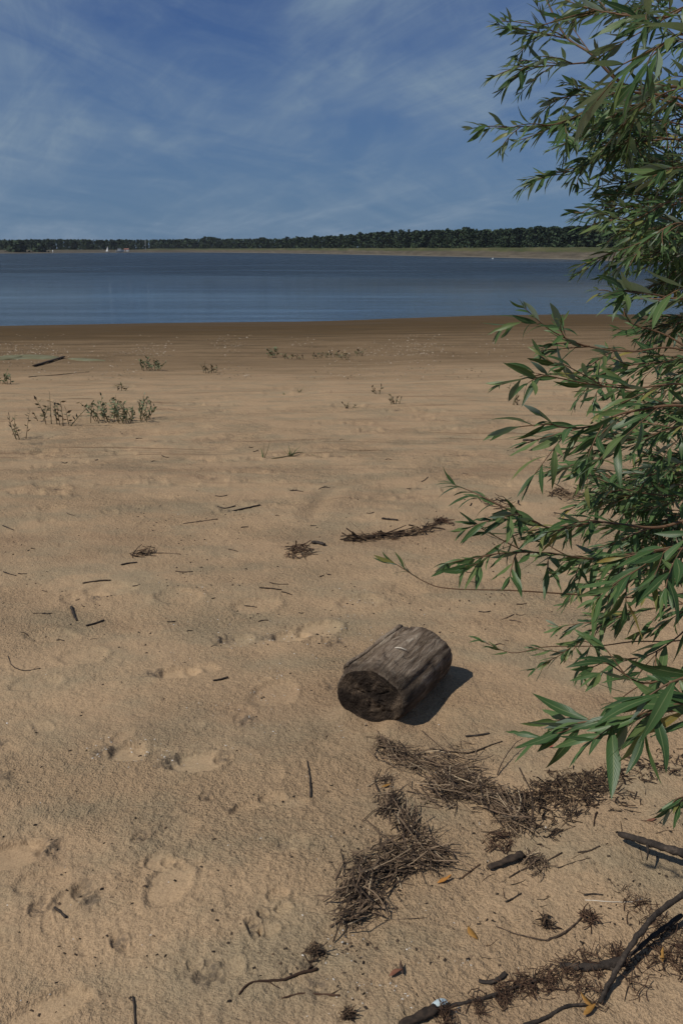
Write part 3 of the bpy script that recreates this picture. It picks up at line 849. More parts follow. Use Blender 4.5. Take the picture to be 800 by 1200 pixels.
# pale splinter lying on top of it
sp_l = Vector((.022, log_r(.45, math.radians(80)) * .86 + .003, .45 * LEN))
sp = Lr.matrix_world @ sp_l
b = MB(); b.tube([(-.020, .008, .001), (0, .001, .004), (.022, -.010, .0)], [.0018, .0024, .0014], 6)
M['pale'] = mat_noise('pale_dry_stem', [(0.3, (0.48, 0.42, 0.33)), (0.8, (0.66, 0.6, 0.5))], 60, rough=.7, bump=0)
tag(b.build('splinter', M['pale'], loc=sp), 'tiny pale splinter lying on top of the log', 'splinter')

# ------------------------------------------------------------------ willow
leafV = []
def leaf_mesh(seed):
    r = random.Random(seed); n = 7
    bend = r.uniform(-.15, .42); tw = r.uniform(-.9, .9); fold = r.uniform(.10, .35); w = r.uniform(.076, .100); sw = r.uniform(-.06, .06)
    V = []; Fc = []; uv = []
    for i in range(n + 1):
        t = i / n
        wd = w * (math.sin(math.pi * min(1, t * .97 + .03) ** .80) ** .85) if 0 < i < n else (.012 if i == 0 else .0)
        cx_ = .09 + t * .91; z0 = -bend * t * t; y0 = sw * math.sin(t * 3.1)
        if i == 0: cx_ = .0
        ca, sa = math.cos(tw * t), math.sin(tw * t)
        for k in (-1, 0, 1):
            if k and 0 < i < n and r.random() < .10: wd_ = wd * r.uniform(.45, .8)
            else: wd_ = wd
            yy = k * wd_; zz = abs(k) * wd * fold + (r.uniform(-.006, .006) if k else 0)
            V.append((cx_, y0 + yy * ca - zz * sa, z0 + yy * sa + zz * ca)); uv.append((t, .5 + k * .5))
    for i in range(n):
        for k in range(2): Fc.append((i * 3 + k, (i + 1) * 3 + k, (i + 1) * 3 + k + 1, i * 3 + k + 1))
    me = mk_mesh('leaf', V, Fc, True)
    ul = me.uv_layers.new(name='UVMap')
    for lp in me.loops: ul.data[lp.index].uv = uv[lp.vertex_index]
    me.materials.append(M['leaf'])
    return me, np.array(V), Fc, np.array(uv)
LEAVES = [leaf_mesh(400 + k) for k in range(10)]
leaf_owner = {}
leaf_list = []                 # (matrix 3x3, position, size, variant)
rw = random.Random(21)
def rv(s=1.0): return np.array([rw.gauss(0, s), rw.gauss(0, s), rw.gauss(0, s)])
def put_leaf(p, d, size, upw=1.0):
    d = unit(d)
    nrm = unit(np.array([0, 0, 1.0]) * upw + rv(.62) + np.array([-.25, -.12, 0]))
    y_ = np.cross(nrm, d)
    if np.linalg.norm(y_) < .05: y_ = np.cross([1, 0, .2], d)
    y_ = unit(y_); z_ = np.cross(d, y_)
    leaf_list.append((np.column_stack([d, y_, z_]), np.array(p), size * .88, rw.randrange(10)))
def leafy(pts, size, step, start=0.0, spread=.85, droop=.25):
    """leaves set spirally along a twig, a tuft at its tip"""
    pts = np.asarray(pts); seg = np.linalg.norm(np.diff(pts, axis=0), axis=1); L = np.concatenate([[0], np.cumsum(seg)]); tot = L[-1]
    s_ = start * tot + step * .3; ph = rw.uniform(0, 6.28)
    while s_ < tot:
        p = np.array([np.interp(s_, L, pts[:, i]) for i in range(3)])
        q = np.array([np.interp(min(tot, s_ + .01), L, pts[:, i]) for i in range(3)]); q0 = np.array([np.interp(max(0, s_ - .01), L, pts[:, i]) for i in range(3)])
        t = unit(q - q0); a = unit(np.cross(t, [0, 0, 1.0]) + 1e-6); b_ = np.cross(a, t)
        ph += 2.4 + rw.uniform(-.3, .3)
        out = math.cos(ph) * a + .75 * math.sin(ph) * b_
        f = s_ / tot
        sp_ = spread * (1.1 - .55 * f)
        d = t + out * sp_ + np.array([0, 0, .14 - droop * .9]) + rv(.12)
        sz = size * (.72 + .45 * math.sin(math.pi * min(1, .15 + .8 * f))) * rw.uniform(.75, 1.15) * (1 - .35 * (f > .93))
        put_leaf(p, d, sz); s_ += step * rw.uniform(.7, 1.35)
    t = unit(pts[-1] - pts[-2])
    for k in range(3): put_leaf(pts[-1], t + rv(.28), size * rw.uniform(.45, .8))
def bent(p0, d, L, n=6, curl=.2, grav=-.15):
    pts = [np.array(p0)]; d = unit(d); c = rv(curl)
    for i in range(n):
        d = unit(d + (c + np.array([0, 0, grav])) / n); pts.append(pts[-1] + d * L / n)
    return np.array(pts)
BASE = np.array([1.55, 2.25]); bz = H(*BASE)
willow = thing('willow_bush', (BASE[0], BASE[1], bz), 'large green willow bush reaching narrow leaves over the sand', 'bush')
WO = np.array([BASE[0], BASE[1], bz])
# stems rising from the root and arching towards the lake side and the path
def stem(pts, r0, r1, mat='stem', n=9):
    b = MB(); c = catmull(pts, 7); b.tube(c, np.linspace(r0, r1, len(c)), n, rough=.05); b.build('stem', M[mat], willow, origin=WO); return c
st_low = stem([(1.55, 2.25, bz - .1), (1.42, 2.10, bz + .35), (1.25, 1.85, bz + .75), (1.02, 1.55, bz + 1.02), (.80, 1.32, bz + 1.10)], .026, .008)
st_mid = stem([(1.60, 2.28, bz - .1), (1.50, 2.20, bz + .6), (1.36, 2.10, bz + 1.15), (1.18, 2.00, bz + 1.6), (1.02, 1.95, bz + 1.85)], .030, .009)
st_top = stem([(1.62, 2.32, bz - .1), (1.62, 2.30, bz + .8), (1.55, 2.24, bz + 1.5), (1.42, 2.15, bz + 2.1), (1.25, 2.05, bz + 2.45), (1.05, 1.95, bz + 2.6)], .034, .008)
st_back = stem([(1.66, 2.35, bz - .1), (1.75, 2.6, bz + .7), (1.68, 2.8, bz + 1.3), (1.5, 2.85, bz + 1.8)], .028, .008)
st_r1 = stem([(1.62, 2.22, bz - .1), (1.9, 2.1, bz + .7), (2.15, 1.95, bz + 1.4), (2.3, 1.9, bz + 2.0)], .030, .008)
st_r2 = stem([(1.68, 2.3, bz - .1), (2.0, 2.5, bz + .8), (2.2, 2.7, bz + 1.6), (2.25, 2.85, bz + 2.2)], .028, .008)
def nearest(stems, p, back=.12):
    best = None
    for c in stems:
        d = np.linalg.norm(c - p, axis=1); i = int(np.argmin(d))
        if best is None or d[i] < best[0]: best = (d[i], c[max(0, i - 5)])
    return best[1]
STEMS = [st_low, st_mid, st_top, st_back]
def branch(ctrl, size, r0=.0055, r1=.0014, leaf_from=.35, step=.020, twigs=7, twl=.16, twig_from=.25, droop=.25, spread=.85, tgrav=-.25, joined=True):
    """a branch through photo points at their own distance, with side twigs and leaves"""
    twigs = int(twigs * 1.15); step *= .94
    pts = [P(*q) for q in ctrl]; first = len(leaf_list)
    if joined:
        root = nearest(STEMS, pts[0]); mid_ = (root + pts[0]) / 2 + np.array([0, 0, .04]); pts = [root, mid_] + pts
    c = catmull(pts, 9); b = MB(); rad = np.linspace(r0, r1, len(c)); rad = rad * .68
    b.tube(c, rad, 5)
    off = 18 if joined else 0
    vis = c[off:]
    leafy(vis, size, step, leaf_from, spread, droop)
    for k in range(twigs):
        f = twig_from + (.93 - twig_from) * (k + rw.random() * .8) / max(1, twigs)
        i = min(len(vis) - 2, int(f * (len(vis) - 1)))
        t = unit(vis[i + 1] - vis[i]); a = unit(np.cross(t, [0, 0, 1.0]) + 1e-6)
        sgn = 1 if k % 2 else -1
        d = t * rw.uniform(.7, 1.1) + sgn * a * rw.uniform(.3, .8) + np.array([0, 0, rw.uniform(-.45, .45)])
        tw = bent(vis[i], d, twl * rw.uniform(.6, 1.25) * (1.15 - .5 * f), 6, .3, tgrav)
        b.tube(tw, np.linspace(max(.0012, rad[off + i] * .55), .0009, len(tw)), 4)
        leafy(tw, size * rw.uniform(.8, 1.0), step * .95, .12, spread, droop)
    o = b.build('branch', M['bark'], willow, origin=WO)
    for k in range(first, len(leaf_list)): leaf_owner[k] = o
# crown side, against the sky
branch([(815, 104, 1.95), (737, 102, 1.95), (692, 63, 1.95), (662, 42, 1.98), (640, 0, 2.0), (622, -40, 2.0)], .065, .008, .002, .55, .030, 4, .16, .2)
branch([(664, 45, 1.98), (640, 40, 1.98), (612, 34, 1.95), (592, 33, 1.93)], .058, .003, .001, .1, .014, 5, .09, .1, joined=False)
branch([(690, 73, 1.95), (655, 76, 1.95), (625, 78, 1.92), (598, 76, 1.9)], .060, .003, .001, .15, .013, 6, .10, .15, joined=False)
branch([(815, 120, 1.95), (728, 108, 1.98), (690, 128, 1.95), (659, 144, 1.9), (615, 148, 1.9), (574, 150, 1.9)], .062, .006, .001, .3, .013, 8, .13, .2)
branch([(728, 108, 1.98), (700, 110, 2.0), (670, 112, 2.0), (640, 118, 2.0)], .058, .003, .001, .1, .013, 6, .10, .1, joined=False)
branch([(820, 165, 2.0), (760, 165, 2.05), (710, 180, 2.05), (670, 200, 2.05), (642, 207, 2.05)], .062, .005, .001, .2, .014, 9, .14, .1)
branch([(820, 150, 2.2), (750, 140, 2.2), (700, 150, 2.2), (660, 170, 2.2)], .062, .005, .001, .2, .015, 9, .16, .1)
branch([(830, 200, 2.1), (775, 205, 2.1), (735, 215, 2.1), (715, 226, 2.1)], .062, .005, .001, .1, .014, 8, .14, .1)
branch([(830, 225, 1.8), (780, 238, 1.8), (740, 258, 1.8), (702, 250, 1.8)], .062, .004, .001, .2, .015, 6, .09, .1)
branch([(830, 262, 1.7), (790, 262, 1.7), (755, 285, 1.7), (738, 302, 1.7)], .050, .004, .001, .3, .014, 6, .08, .2)
branch([(840, 5, 1.5), (780, 20, 1.5), (735, 18, 1.5), (700, 12, 1.55), (682, 8, 1.55)], .075, .005, .0012, .15, .016, 7, .13, .1)
branch([(840, 60, 1.25), (800, 40, 1.2), (770, 55, 1.2), (730, 75, 1.2)], .095, .005, .0015, .1, .024, 4, .10, .1, droop=.5)
branch([(840, -30, 1.7), (780, -25, 1.7), (720, -15, 1.75), (670, -20, 1.8)], .065, .005, .001, .1, .016, 8, .14, .1)
branch([(840, 110, 1.7), (790, 105, 1.7), (755, 125, 1.75), (725, 150, 1.8)], .066, .005, .001, .1, .015, 8, .13, .1)
branch([(840, 195, 1.5), (805, 195, 1.5), (780, 200, 1.5)], .085, .004, .001, .1, .020, 3, .08, .1)
# middle, before the water and the sand
branch([(840, 335, 1.35), (800, 350, 1.35), (765, 345, 1.35), (732, 340, 1.32)], .092, .005, .0015, .15, .024, 3, .08, .1)
branch([(800, 405, 1.7), (738, 378, 1.7), (730, 355, 1.7), (722, 338, 1.7)], .058, .004, .001, .35, .016, 3, .06, .3)
branch([(810, 415, 1.6), (735, 412, 1.6), (685, 405, 1.58), (645, 387, 1.55), (614, 361, 1.52)], .060, .004, .001, .80, .014, 4, .10, .30)
branch([(690, 406, 1.58), (668, 400, 1.58), (650, 378, 1.6)], .052, .003, .001, .2, .014, 2, .06, .2, joined=False)
branch([(820, 455, 1.5), (740, 455, 1.5), (690, 450, 1.5), (640, 440, 1.45), (626, 437, 1.45)], .075, .004, .001, .30, .022, 6, .11, .1)
branch([(820, 480, 1.35), (740, 482, 1.35), (690, 500, 1.35), (655, 500, 1.32), (638, 490, 1.3)], .074, .005, .0012, .25, .020, 6, .12, .1)
branch([(830, 500, 1.7), (760, 510, 1.7), (710, 525, 1.7), (685, 540, 1.7)], .062, .004, .001, .1, .016, 9, .14, .05)
branch([(830, 430, 1.8), (770, 425, 1.8), (730, 430, 1.8), (700, 440, 1.8)], .062, .004, .001, .1, .016, 9, .14, .05)
branch([(830, 540, 1.9), (770, 555, 1.9), (720, 560, 1.9), (690, 560, 1.9)], .060, .004, .001, .1, .016, 9, .15, .05)
branch([(830, 585, 1.8), (770, 580, 1.8), (725, 575, 1.8), (695, 585, 1.8)], .060, .004, .001, .1, .016, 9, .14, .05)
branch([(835, 600, 1.5), (770, 618, 1.5), (700, 612, 1.48), (650, 620, 1.45), (606, 602, 1.42), (562, 582, 1.4)], .066, .006, .0012, .32, .017, 9, .12, .2, droop=.45)
branch([(835, 640, 1.6), (770, 645, 1.6), (700, 655, 1.55), (640, 648, 1.5), (590, 648, 1.45), (556, 655, 1.42)], .066, .006, .0012, .28, .017, 10, .12, .15, droop=.5)
branch([(830, 690, 1.75), (760, 700, 1.75), (680, 697, 1.7), (600, 692, 1.66), (530, 690, 1.64), (500, 683, 1.63), (462, 660, 1.62)], .078, .004, .0011, .90, .016, 0, .1, .1)
branch([(830, 660, 1.9), (770, 668, 1.9), (720, 675, 1.9), (680, 685, 1.9)], .060, .004, .001, .1, .015, 9, .14, .05, droop=.4)
branch([(830, 620, 1.3), (790, 640, 1.3), (750, 665, 1.28), (715, 690, 1.25)], .088, .004, .001, .1, .022, 5, .11, .1, droop=.4)
branch([(830, 700, 1.7), (770, 712, 1.7), (720, 725, 1.7), (690, 740, 1.7)], .060, .004, .001, .1, .015, 8, .13, .05, droop=.4)
branch([(820, 745, 1.75), (740, 752, 1.75), (700, 757, 1.74), (640, 758, 1.72), (600, 765, 1.7), (566, 752, 1.7)], .055, .003, .001, .88, .012, 0, .1, .1)
branch([(700, 757, 1.74), (680, 752, 1.74), (655, 768, 1.72), (645, 773, 1.72)], .052, .002, .001, .3, .014, 3, .06, .3, joined=False)
branch([(830, 700, 1.4), (800, 740, 1.4), (765, 765, 1.38), (730, 775, 1.35)], .082, .004, .001, .2, .022, 4, .10, .2)
# low boughs with the largest leaves
branch([(850, 800, 1.15), (790, 795, 1.15), (750, 800, 1.15), (712, 778, 1.15), (695, 781, 1.15)], .070, .004, .001, .3, .026, 2, .07, .2)
branch([(860, 828, 1.05), (790, 832, 1.05), (735, 840, 1.04), (705, 846, 1.05), (685, 846, 1.06), (668, 849, 1.07)], .080, .005, .0013, .15, .020, 3, .07, .3, droop=.35)
branch([(870, 850, 1.0), (820, 825, 1.0), (780, 828, 1.0), (745, 838, 1.0)], .086, .005, .0013, .1, .024, 2, .07, .1, droop=.4)
branch([(870, 790, 1.0), (820, 790, .98), (785, 800, .97), (760, 815, .97)], .092, .005, .0013, .1, .030, 1, .08, .1, droop=.2)
branch([(870, 925, 1.05), (825, 930, 1.05), (795, 935, 1.05), (785, 945, 1.05)], .062, .003, .001, .4, .02, 1, .05, .3, droop=.8)
# finer growth further into the bush closes its right side
for px, py, d_, L_ in ([(rw.uniform(745, 830), rw.uniform(-20, 330), rw.uniform(1.9, 2.6), rw.uniform(30, 75)) for _ in range(26)] + [(rw.uniform(775, 850), rw.uniform(370, 650), rw.uniform(1.9, 2.6), rw.uniform(40, 80)) for _ in range(22)] + [(rw.uniform(805, 850), rw.uniform(230, 340), rw.uniform(1.9, 2.5), rw.uniform(25, 50)) for _ in range(5)]):
    dy = rw.uniform(-25, 30)
    branch([(px + 25, py, d_), (px, py + rw.uniform(-8, 8), d_), (px - L_ * .5, py + dy * .4, d_ - .02), (px - L_, py + dy, d_ - .04)], .058, .004, .001, .1, .014, 7, .13, .05, droop=.3)
# filling twigs deep in the bush and on its far and right sides
def wild(stems, n, size, side_bias, L=(.25, .5)):
    for _ in range(n):
        first = len(leaf_list); c = rw.choice(stems); i = rw.randrange(int(len(c) * .3), len(c))
        d = unit(rv(1) + np.array(side_bias)); pts = bent(c[i], d, rw.uniform(*L), 8, .4, -.3)
        b = MB(); b.tube(pts, np.linspace(.0045, .0012, len(pts)), 4)
        leafy(pts, size, .022, .2)
        for k in range(4):
            j = 2 + k; t = bent(pts[j], unit(pts[j + 1] - pts[j]) + rv(.6), rw.uniform(.08, .2), 5, .3, -.3)
            b.tube(t, np.linspace(.0018, .0009, len(t)), 4); leafy(t, size * .9, .020, .1)
        o = b.build('branch', M['bark'], willow, origin=WO)
        for k in range(first, len(leaf_list)): leaf_owner[k] = o
n0 = len(leaf_list)
wild([st_mid, st_top, st_back], 16, .062, (-.1, .3, .2), (.2, .38))
wild([st_r1, st_r2], 16, .07, (.3, .1, .2), (.25, .5))
# the leaves that show largest are parts of their own, the rest one mass
scored = []
for k, (m3, p, sz, var) in enumerate(leaf_list):
    a_ = proj(p); b_ = proj(p + m3[:, 0] * sz)
    vis = 1 if (a_[2] > .1 and -40 < a_[0] < 815 and -30 < a_[1] < 1230) else 0
    scored.append((vis * sz / max(.1, a_[2]), k))
scored.sort(reverse=True)
big_ids = set(k for _, k in scored[:296])
VV = []; FF = []; UU = []
nvv = 0
for k, (m3, p, sz, var) in enumerate(leaf_list):
    me_, v_, f_, uv_ = LEAVES[var]
    if k in big_ids:
        o = link('leaf', me_, None, leaf_owner.get(k, willow))
        mm = Matrix(((m3 * sz).tolist())).to_4x4(); mm.translation = Vector((p - WO).tolist())
        o.matrix_local = mm
    else:
        VV.append((v_ * sz) @ m3.T + p - WO); FF.extend([tuple(i + nvv for i in q) for q in f_]); UU.append(uv_); nvv += len(v_)
me_ = mk_mesh('foliage', np.concatenate(VV), FF, True)
ul = me_.uv_layers.new(name='UVMap'); UU = np.concatenate(UU)
li = np.empty(len(me_.loops), np.int32); me_.loops.foreach_get('vertex_index', li)
ul.data.foreach_set('uv', UU[li].astype(np.float32).ravel())
tag(link('foliage', me_, M['leaf'], willow), kind='stuff')
print('leaves', len(leaf_list))

# ------------------------------------------------------------------ litter on the sand
def gpt(px, py, h=0.0):
    """the point seen at a photo pixel, h above the sand"""
    if h <= 0.001:
        g = G(px, py); return np.array([g[0], g[1], H(g[0], g[1])])
    g = G(px, py); v = ray(px, py)
    z = h_base(g[0], g[1]) + h
    t = (z - CAM[2]) / v[2]; p = CAM + t * v
    for _ in range(3):
        z = H(p[0], p[1]) + h; p = CAM + v * ((z - CAM[2]) / v[2])
    return p
def stick(name, label, cat, pts, r0, r1, mat='twig', group=None, n=7, rough=.12, forks=0, flat=1.0, wob=.006):
    q = []
    for e in pts:
        g = gpt(*e); q.append(g + np.array([0, 0, min(r0, r1) * .5 + r0 * .25]))
    c = catmull(q, 6); L = float(np.sum(np.linalg.norm(np.diff(c, axis=0), axis=1)))
    c[1:-1] += np.array([[random.gauss(0, 1), random.gauss(0, 1), .4 * random.gauss(0, 1)] for _ in range(len(c) - 2)]) * wob * L * .4
    o_ = c[0] * 1.0; b = MB()
    rad = np.linspace(r0, r1, len(c)) * np.array([random.uniform(.85, 1.15) for _ in c]); rad[0] *= .8
    b.tube(c - o_, rad, n, rough=rough, flat=flat)
    for k in range(forks):
        i = random.randrange(len(c) // 3, len(c) - 1); t = unit(c[i] - c[i - 1]); sd_ = np.array([-t[1], t[0], .15]) * random.choice((-1, 1))
        e = bent(c[i] - o_, t + sd_, L * random.uniform(.1, .22), 4, .3, -.1); b.tube(e, np.linspace(rad[i] * .55, rad[i] * .2, len(e)), 5)
    return tag(b.build(name, M[mat], loc=o_), label, cat, group)

class Pile:
    def __init__(s): s.items = []
    def blob(s, px, py, rpx, n, ln, rad, ang=None, spread=.7, hgt=.03, curl=.35):
        g = G(px, py); sc = rpx * g[1] / F / math.cos(PITCH)
        for _ in range(n):
            a = random.uniform(0, 6.283); r = math.sqrt(random.random()) * random.uniform(.5, 1.25)
            x = g[0] + sc * r * math.cos(a); y = g[1] + sc * 1.25 * r * math.sin(a)
            th = random.uniform(0, 6.283) if ang is None else math.radians(ang) + random.gauss(0, spread)
            s.items.append((x, y, th, random.uniform(*ln), random.uniform(*rad), hgt * max(0, 1 - r * r) * random.random(), random.gauss(0, curl)))
    def mesh(s, seg=3):
        n = len(s.items); X = np.zeros((n, seg + 1)); Y = X.copy()
        for i, (x, y, th, L, r, h, c) in enumerate(s.items):
            xx, yy, t = x - .5 * L * math.cos(th), y - .5 * L * math.sin(th), th - c / 2
            for k in range(seg + 1):
                X[i, k] = xx; Y[i, k] = yy; xx += L / seg * math.cos(t); yy += L / seg * math.sin(t); t += c / seg
        Zg = relief(X.ravel(), Y.ravel())[0].reshape(n, -1)
        b = MB()
        for i, it in enumerate(s.items):
            tilt = random.gauss(0, .010) * (1 if it[5] > .004 else .3) * it[3] / .06
            pts = np.stack([X[i], Y[i], Zg[i] + it[4] * .7 + it[5] + tilt * np.linspace(-1, 1, seg + 1) + abs(tilt) * (it[5] < .01)], -1)
            b.tube(pts, np.linspace(it[4], it[4] * .6, seg + 1), 4, flat=random.uniform(.35, 1))
        return b
def pile(name, label, cat, blobs, mat, kind='stuff', long=0):
    p = Pile()
    for bl in blobs:
        p.blob(*bl[:3], **bl[3])
        if long: p.blob(bl[0], bl[1], bl[2] * .8, **dict(bl[3], n=int(bl[3]['n'] * .14), ln=(.09, .19), rad=(.0013, .0027), curl=.9, spread=.5, hgt=.026))
        if long: p.blob(bl[0], bl[1], bl[2] * 1.1, **dict(bl[3], n=int(bl[3]['n'] * .5), ln=(.005, .02), rad=(.0008, .0022), curl=.3, spread=3, hgt=.006))
    b = p.mesh()
    o_ = np.mean(np.array(b.v), axis=0)
    return tag(b.build(name, M[mat], origin=o_, loc=o_, smooth=False), label, cat, kind=kind)
R1 = dict(n=64, ln=(.02, .09), rad=(.0008, .0021), ang=-25, spread=.8, hgt=.024, curl=.5)
R1s = dict(R1, n=50, hgt=.02)
pile('reed_litter', 'matted heap of dead brown reed stems beside the log', 'reed litter', [
    (452, 872, 9, dict(R1s, ang=-60, n=30)), (462, 885, 16, R1s), (485, 890, 26, R1), (512, 898, 30, R1), (540, 912, 34, dict(R1, n=110)), (562, 930, 34, dict(R1, n=75)), (520, 925, 34, dict(R1, n=130)),
    (588, 945, 30, dict(R1, n=105, ang=-50)), (604, 965, 20, dict(R1, n=70, ang=-70)), (545, 885, 30, dict(R1s, n=26)), (458, 940, 14, dict(R1s, ang=60)), (452, 915, 10, dict(R1s, n=20, ang=40)), (450, 955, 8, dict(R1s, n=14, ang=50))], 'straw', long=1)
R2 = dict(n=48, ln=(.02, .09), rad=(.0008, .0022), ang=35, spread=.6, hgt=.025, curl=.6)
pile('reed_litter', 'trailing heap of dead reed stems ending in a looped bundle', 'reed litter', [
    (474, 965, 18, dict(R2, ang=70)), (488, 985, 22, R2), (455, 1000, 20, R2), (515, 1005, 18, dict(R2, n=50, ang=-30)), (500, 1010, 20, dict(R2, n=50, ang=-40)),
    (432, 1022, 22, dict(R2, n=75)), (415, 1045, 20, dict(R2, n=70, ang=55)), (420, 1070, 16, dict(R2, n=55, ang=20)), (452, 1025, 20, R2), (474, 1018, 16, dict(R2, n=50, ang=20)), (438, 1058, 12, dict(R2, n=40, ang=-60)), (405, 1080, 8, dict(R2, n=25, ang=50))], 'straw', long=1)
R3 = dict(n=120, ln=(.006, .05), rad=(.0008, .0026), hgt=.014, curl=.7)
R3s = dict(R3, n=70, hgt=.008)
pile('plant_litter', 'dark crumbly plant litter under the low willow leaves', 'plant litter', [
    (620, 942, 24, R3), (640, 925, 26, R3), (665, 918, 26, R3), (692, 915, 24, R3), (655, 945, 26, dict(R3, n=95)), (685, 938, 22, R3s), (720, 906, 20, R3s), (752, 900, 26, R3s), (788, 895, 28, R3s), (820, 892, 28, R3s), (640, 970, 26, dict(R3s, n=50)), (720, 930, 40, dict(R3s, n=60))], 'mulch')
R4 = dict(n=64, ln=(.010, .05), rad=(.0005, .0016), hgt=.012, curl=.9)
pile('root_litter', 'brown fibrous rootlets and litter around the crossed sticks', 'plant litter', [
    (640, 1150, 18, R4), (662, 1142, 22, R4), (690, 1128, 22, R4), (725, 1120, 18, R4), (770, 1085, 28, R4), (792, 1100, 26, R4), (745, 1060, 24, dict(R4, n=50)), (770, 1122, 26, dict(R4, n=70)), (800, 1130, 26, dict(R4, n=70)),
    (615, 1158, 18, R4), (590, 1168, 16, dict(R4, n=70)), (690, 1165, 26, dict(R4, n=50)), (745, 1150, 30, dict(R4, n=40)), (520, 1192, 16, dict(R4, n=60)), (560, 1180, 14, dict(R4, n=40))], 'fibre')
RC = dict(n=60, ln=(.02, .07), rad=(.0008, .0022), hgt=.012, curl=.6)
for px, py, sp_, n_, lab, mt in ((586, 988, 20, 55, 'small tuft of rootlets between the reed heap and the bark chunk', 'fibre'), (625, 1012, 20, 75, 'loose bundle of thin stems beside the bark chunk', 'straw'),
        (501, 614 + 480, 5, 8, None, None), (640, 1083, 8, 40, 'dark tuft of litter beside the forked brown twig', 'mulch'), (690, 1075, 14, 45, 'flat scrap of red-brown fibres below the thin twigs', 'fibre'),
        (170, 650, 12, 30, 'small dark heap of twigs on the open sand', 'mulch'), (350, 647, 17, 60, 'flat brown mat of plant litter on the open sand', 'fibre'), (516, 612, 13, 40, 'brown litter patch at the end of the dark wrack line', 'fibre'),
        (662, 580, 20, 60, 'dark wrack litter beneath the middle willow twigs', 'mulch'), (370, 1118, 13, 50, 'curled black plant tuft near the split root', 'mulch'), (408, 1190, 7, 44, 'small black sprig of litter at the bottom of the beach', 'mulch'), (580, 590, 30, 34, 'thin scatter of bark bits beyond the long willow twig', 'mulch')):
    if lab is None: continue
    k_ = (G(px, py)[1] / 2.2) ** .8
    if px == 408: n_ = 60; sp_ = 4
    pile('litter_clump', lab, 'litter clump', [(px, py, sp_, dict(RC, n=n_, ln=(.02 * k_, .06 * k_), rad=(.0010 * k_, .0024 * k_)))], mt, kind=None)
pile('wrack_line', 'broken dark line of wrack stranded across the middle sand', 'wrack', [(px, py, 12, dict(RC, n=26, ln=(.03, .13), rad=(.002, .006), ang=a_, spread=.5)) for px, py, a_ in ((418, 633, 0), (432, 631, 0), (450, 629, 10), (468, 627, 10), (486, 624, 10), (500, 621, 20))], 'mulch')

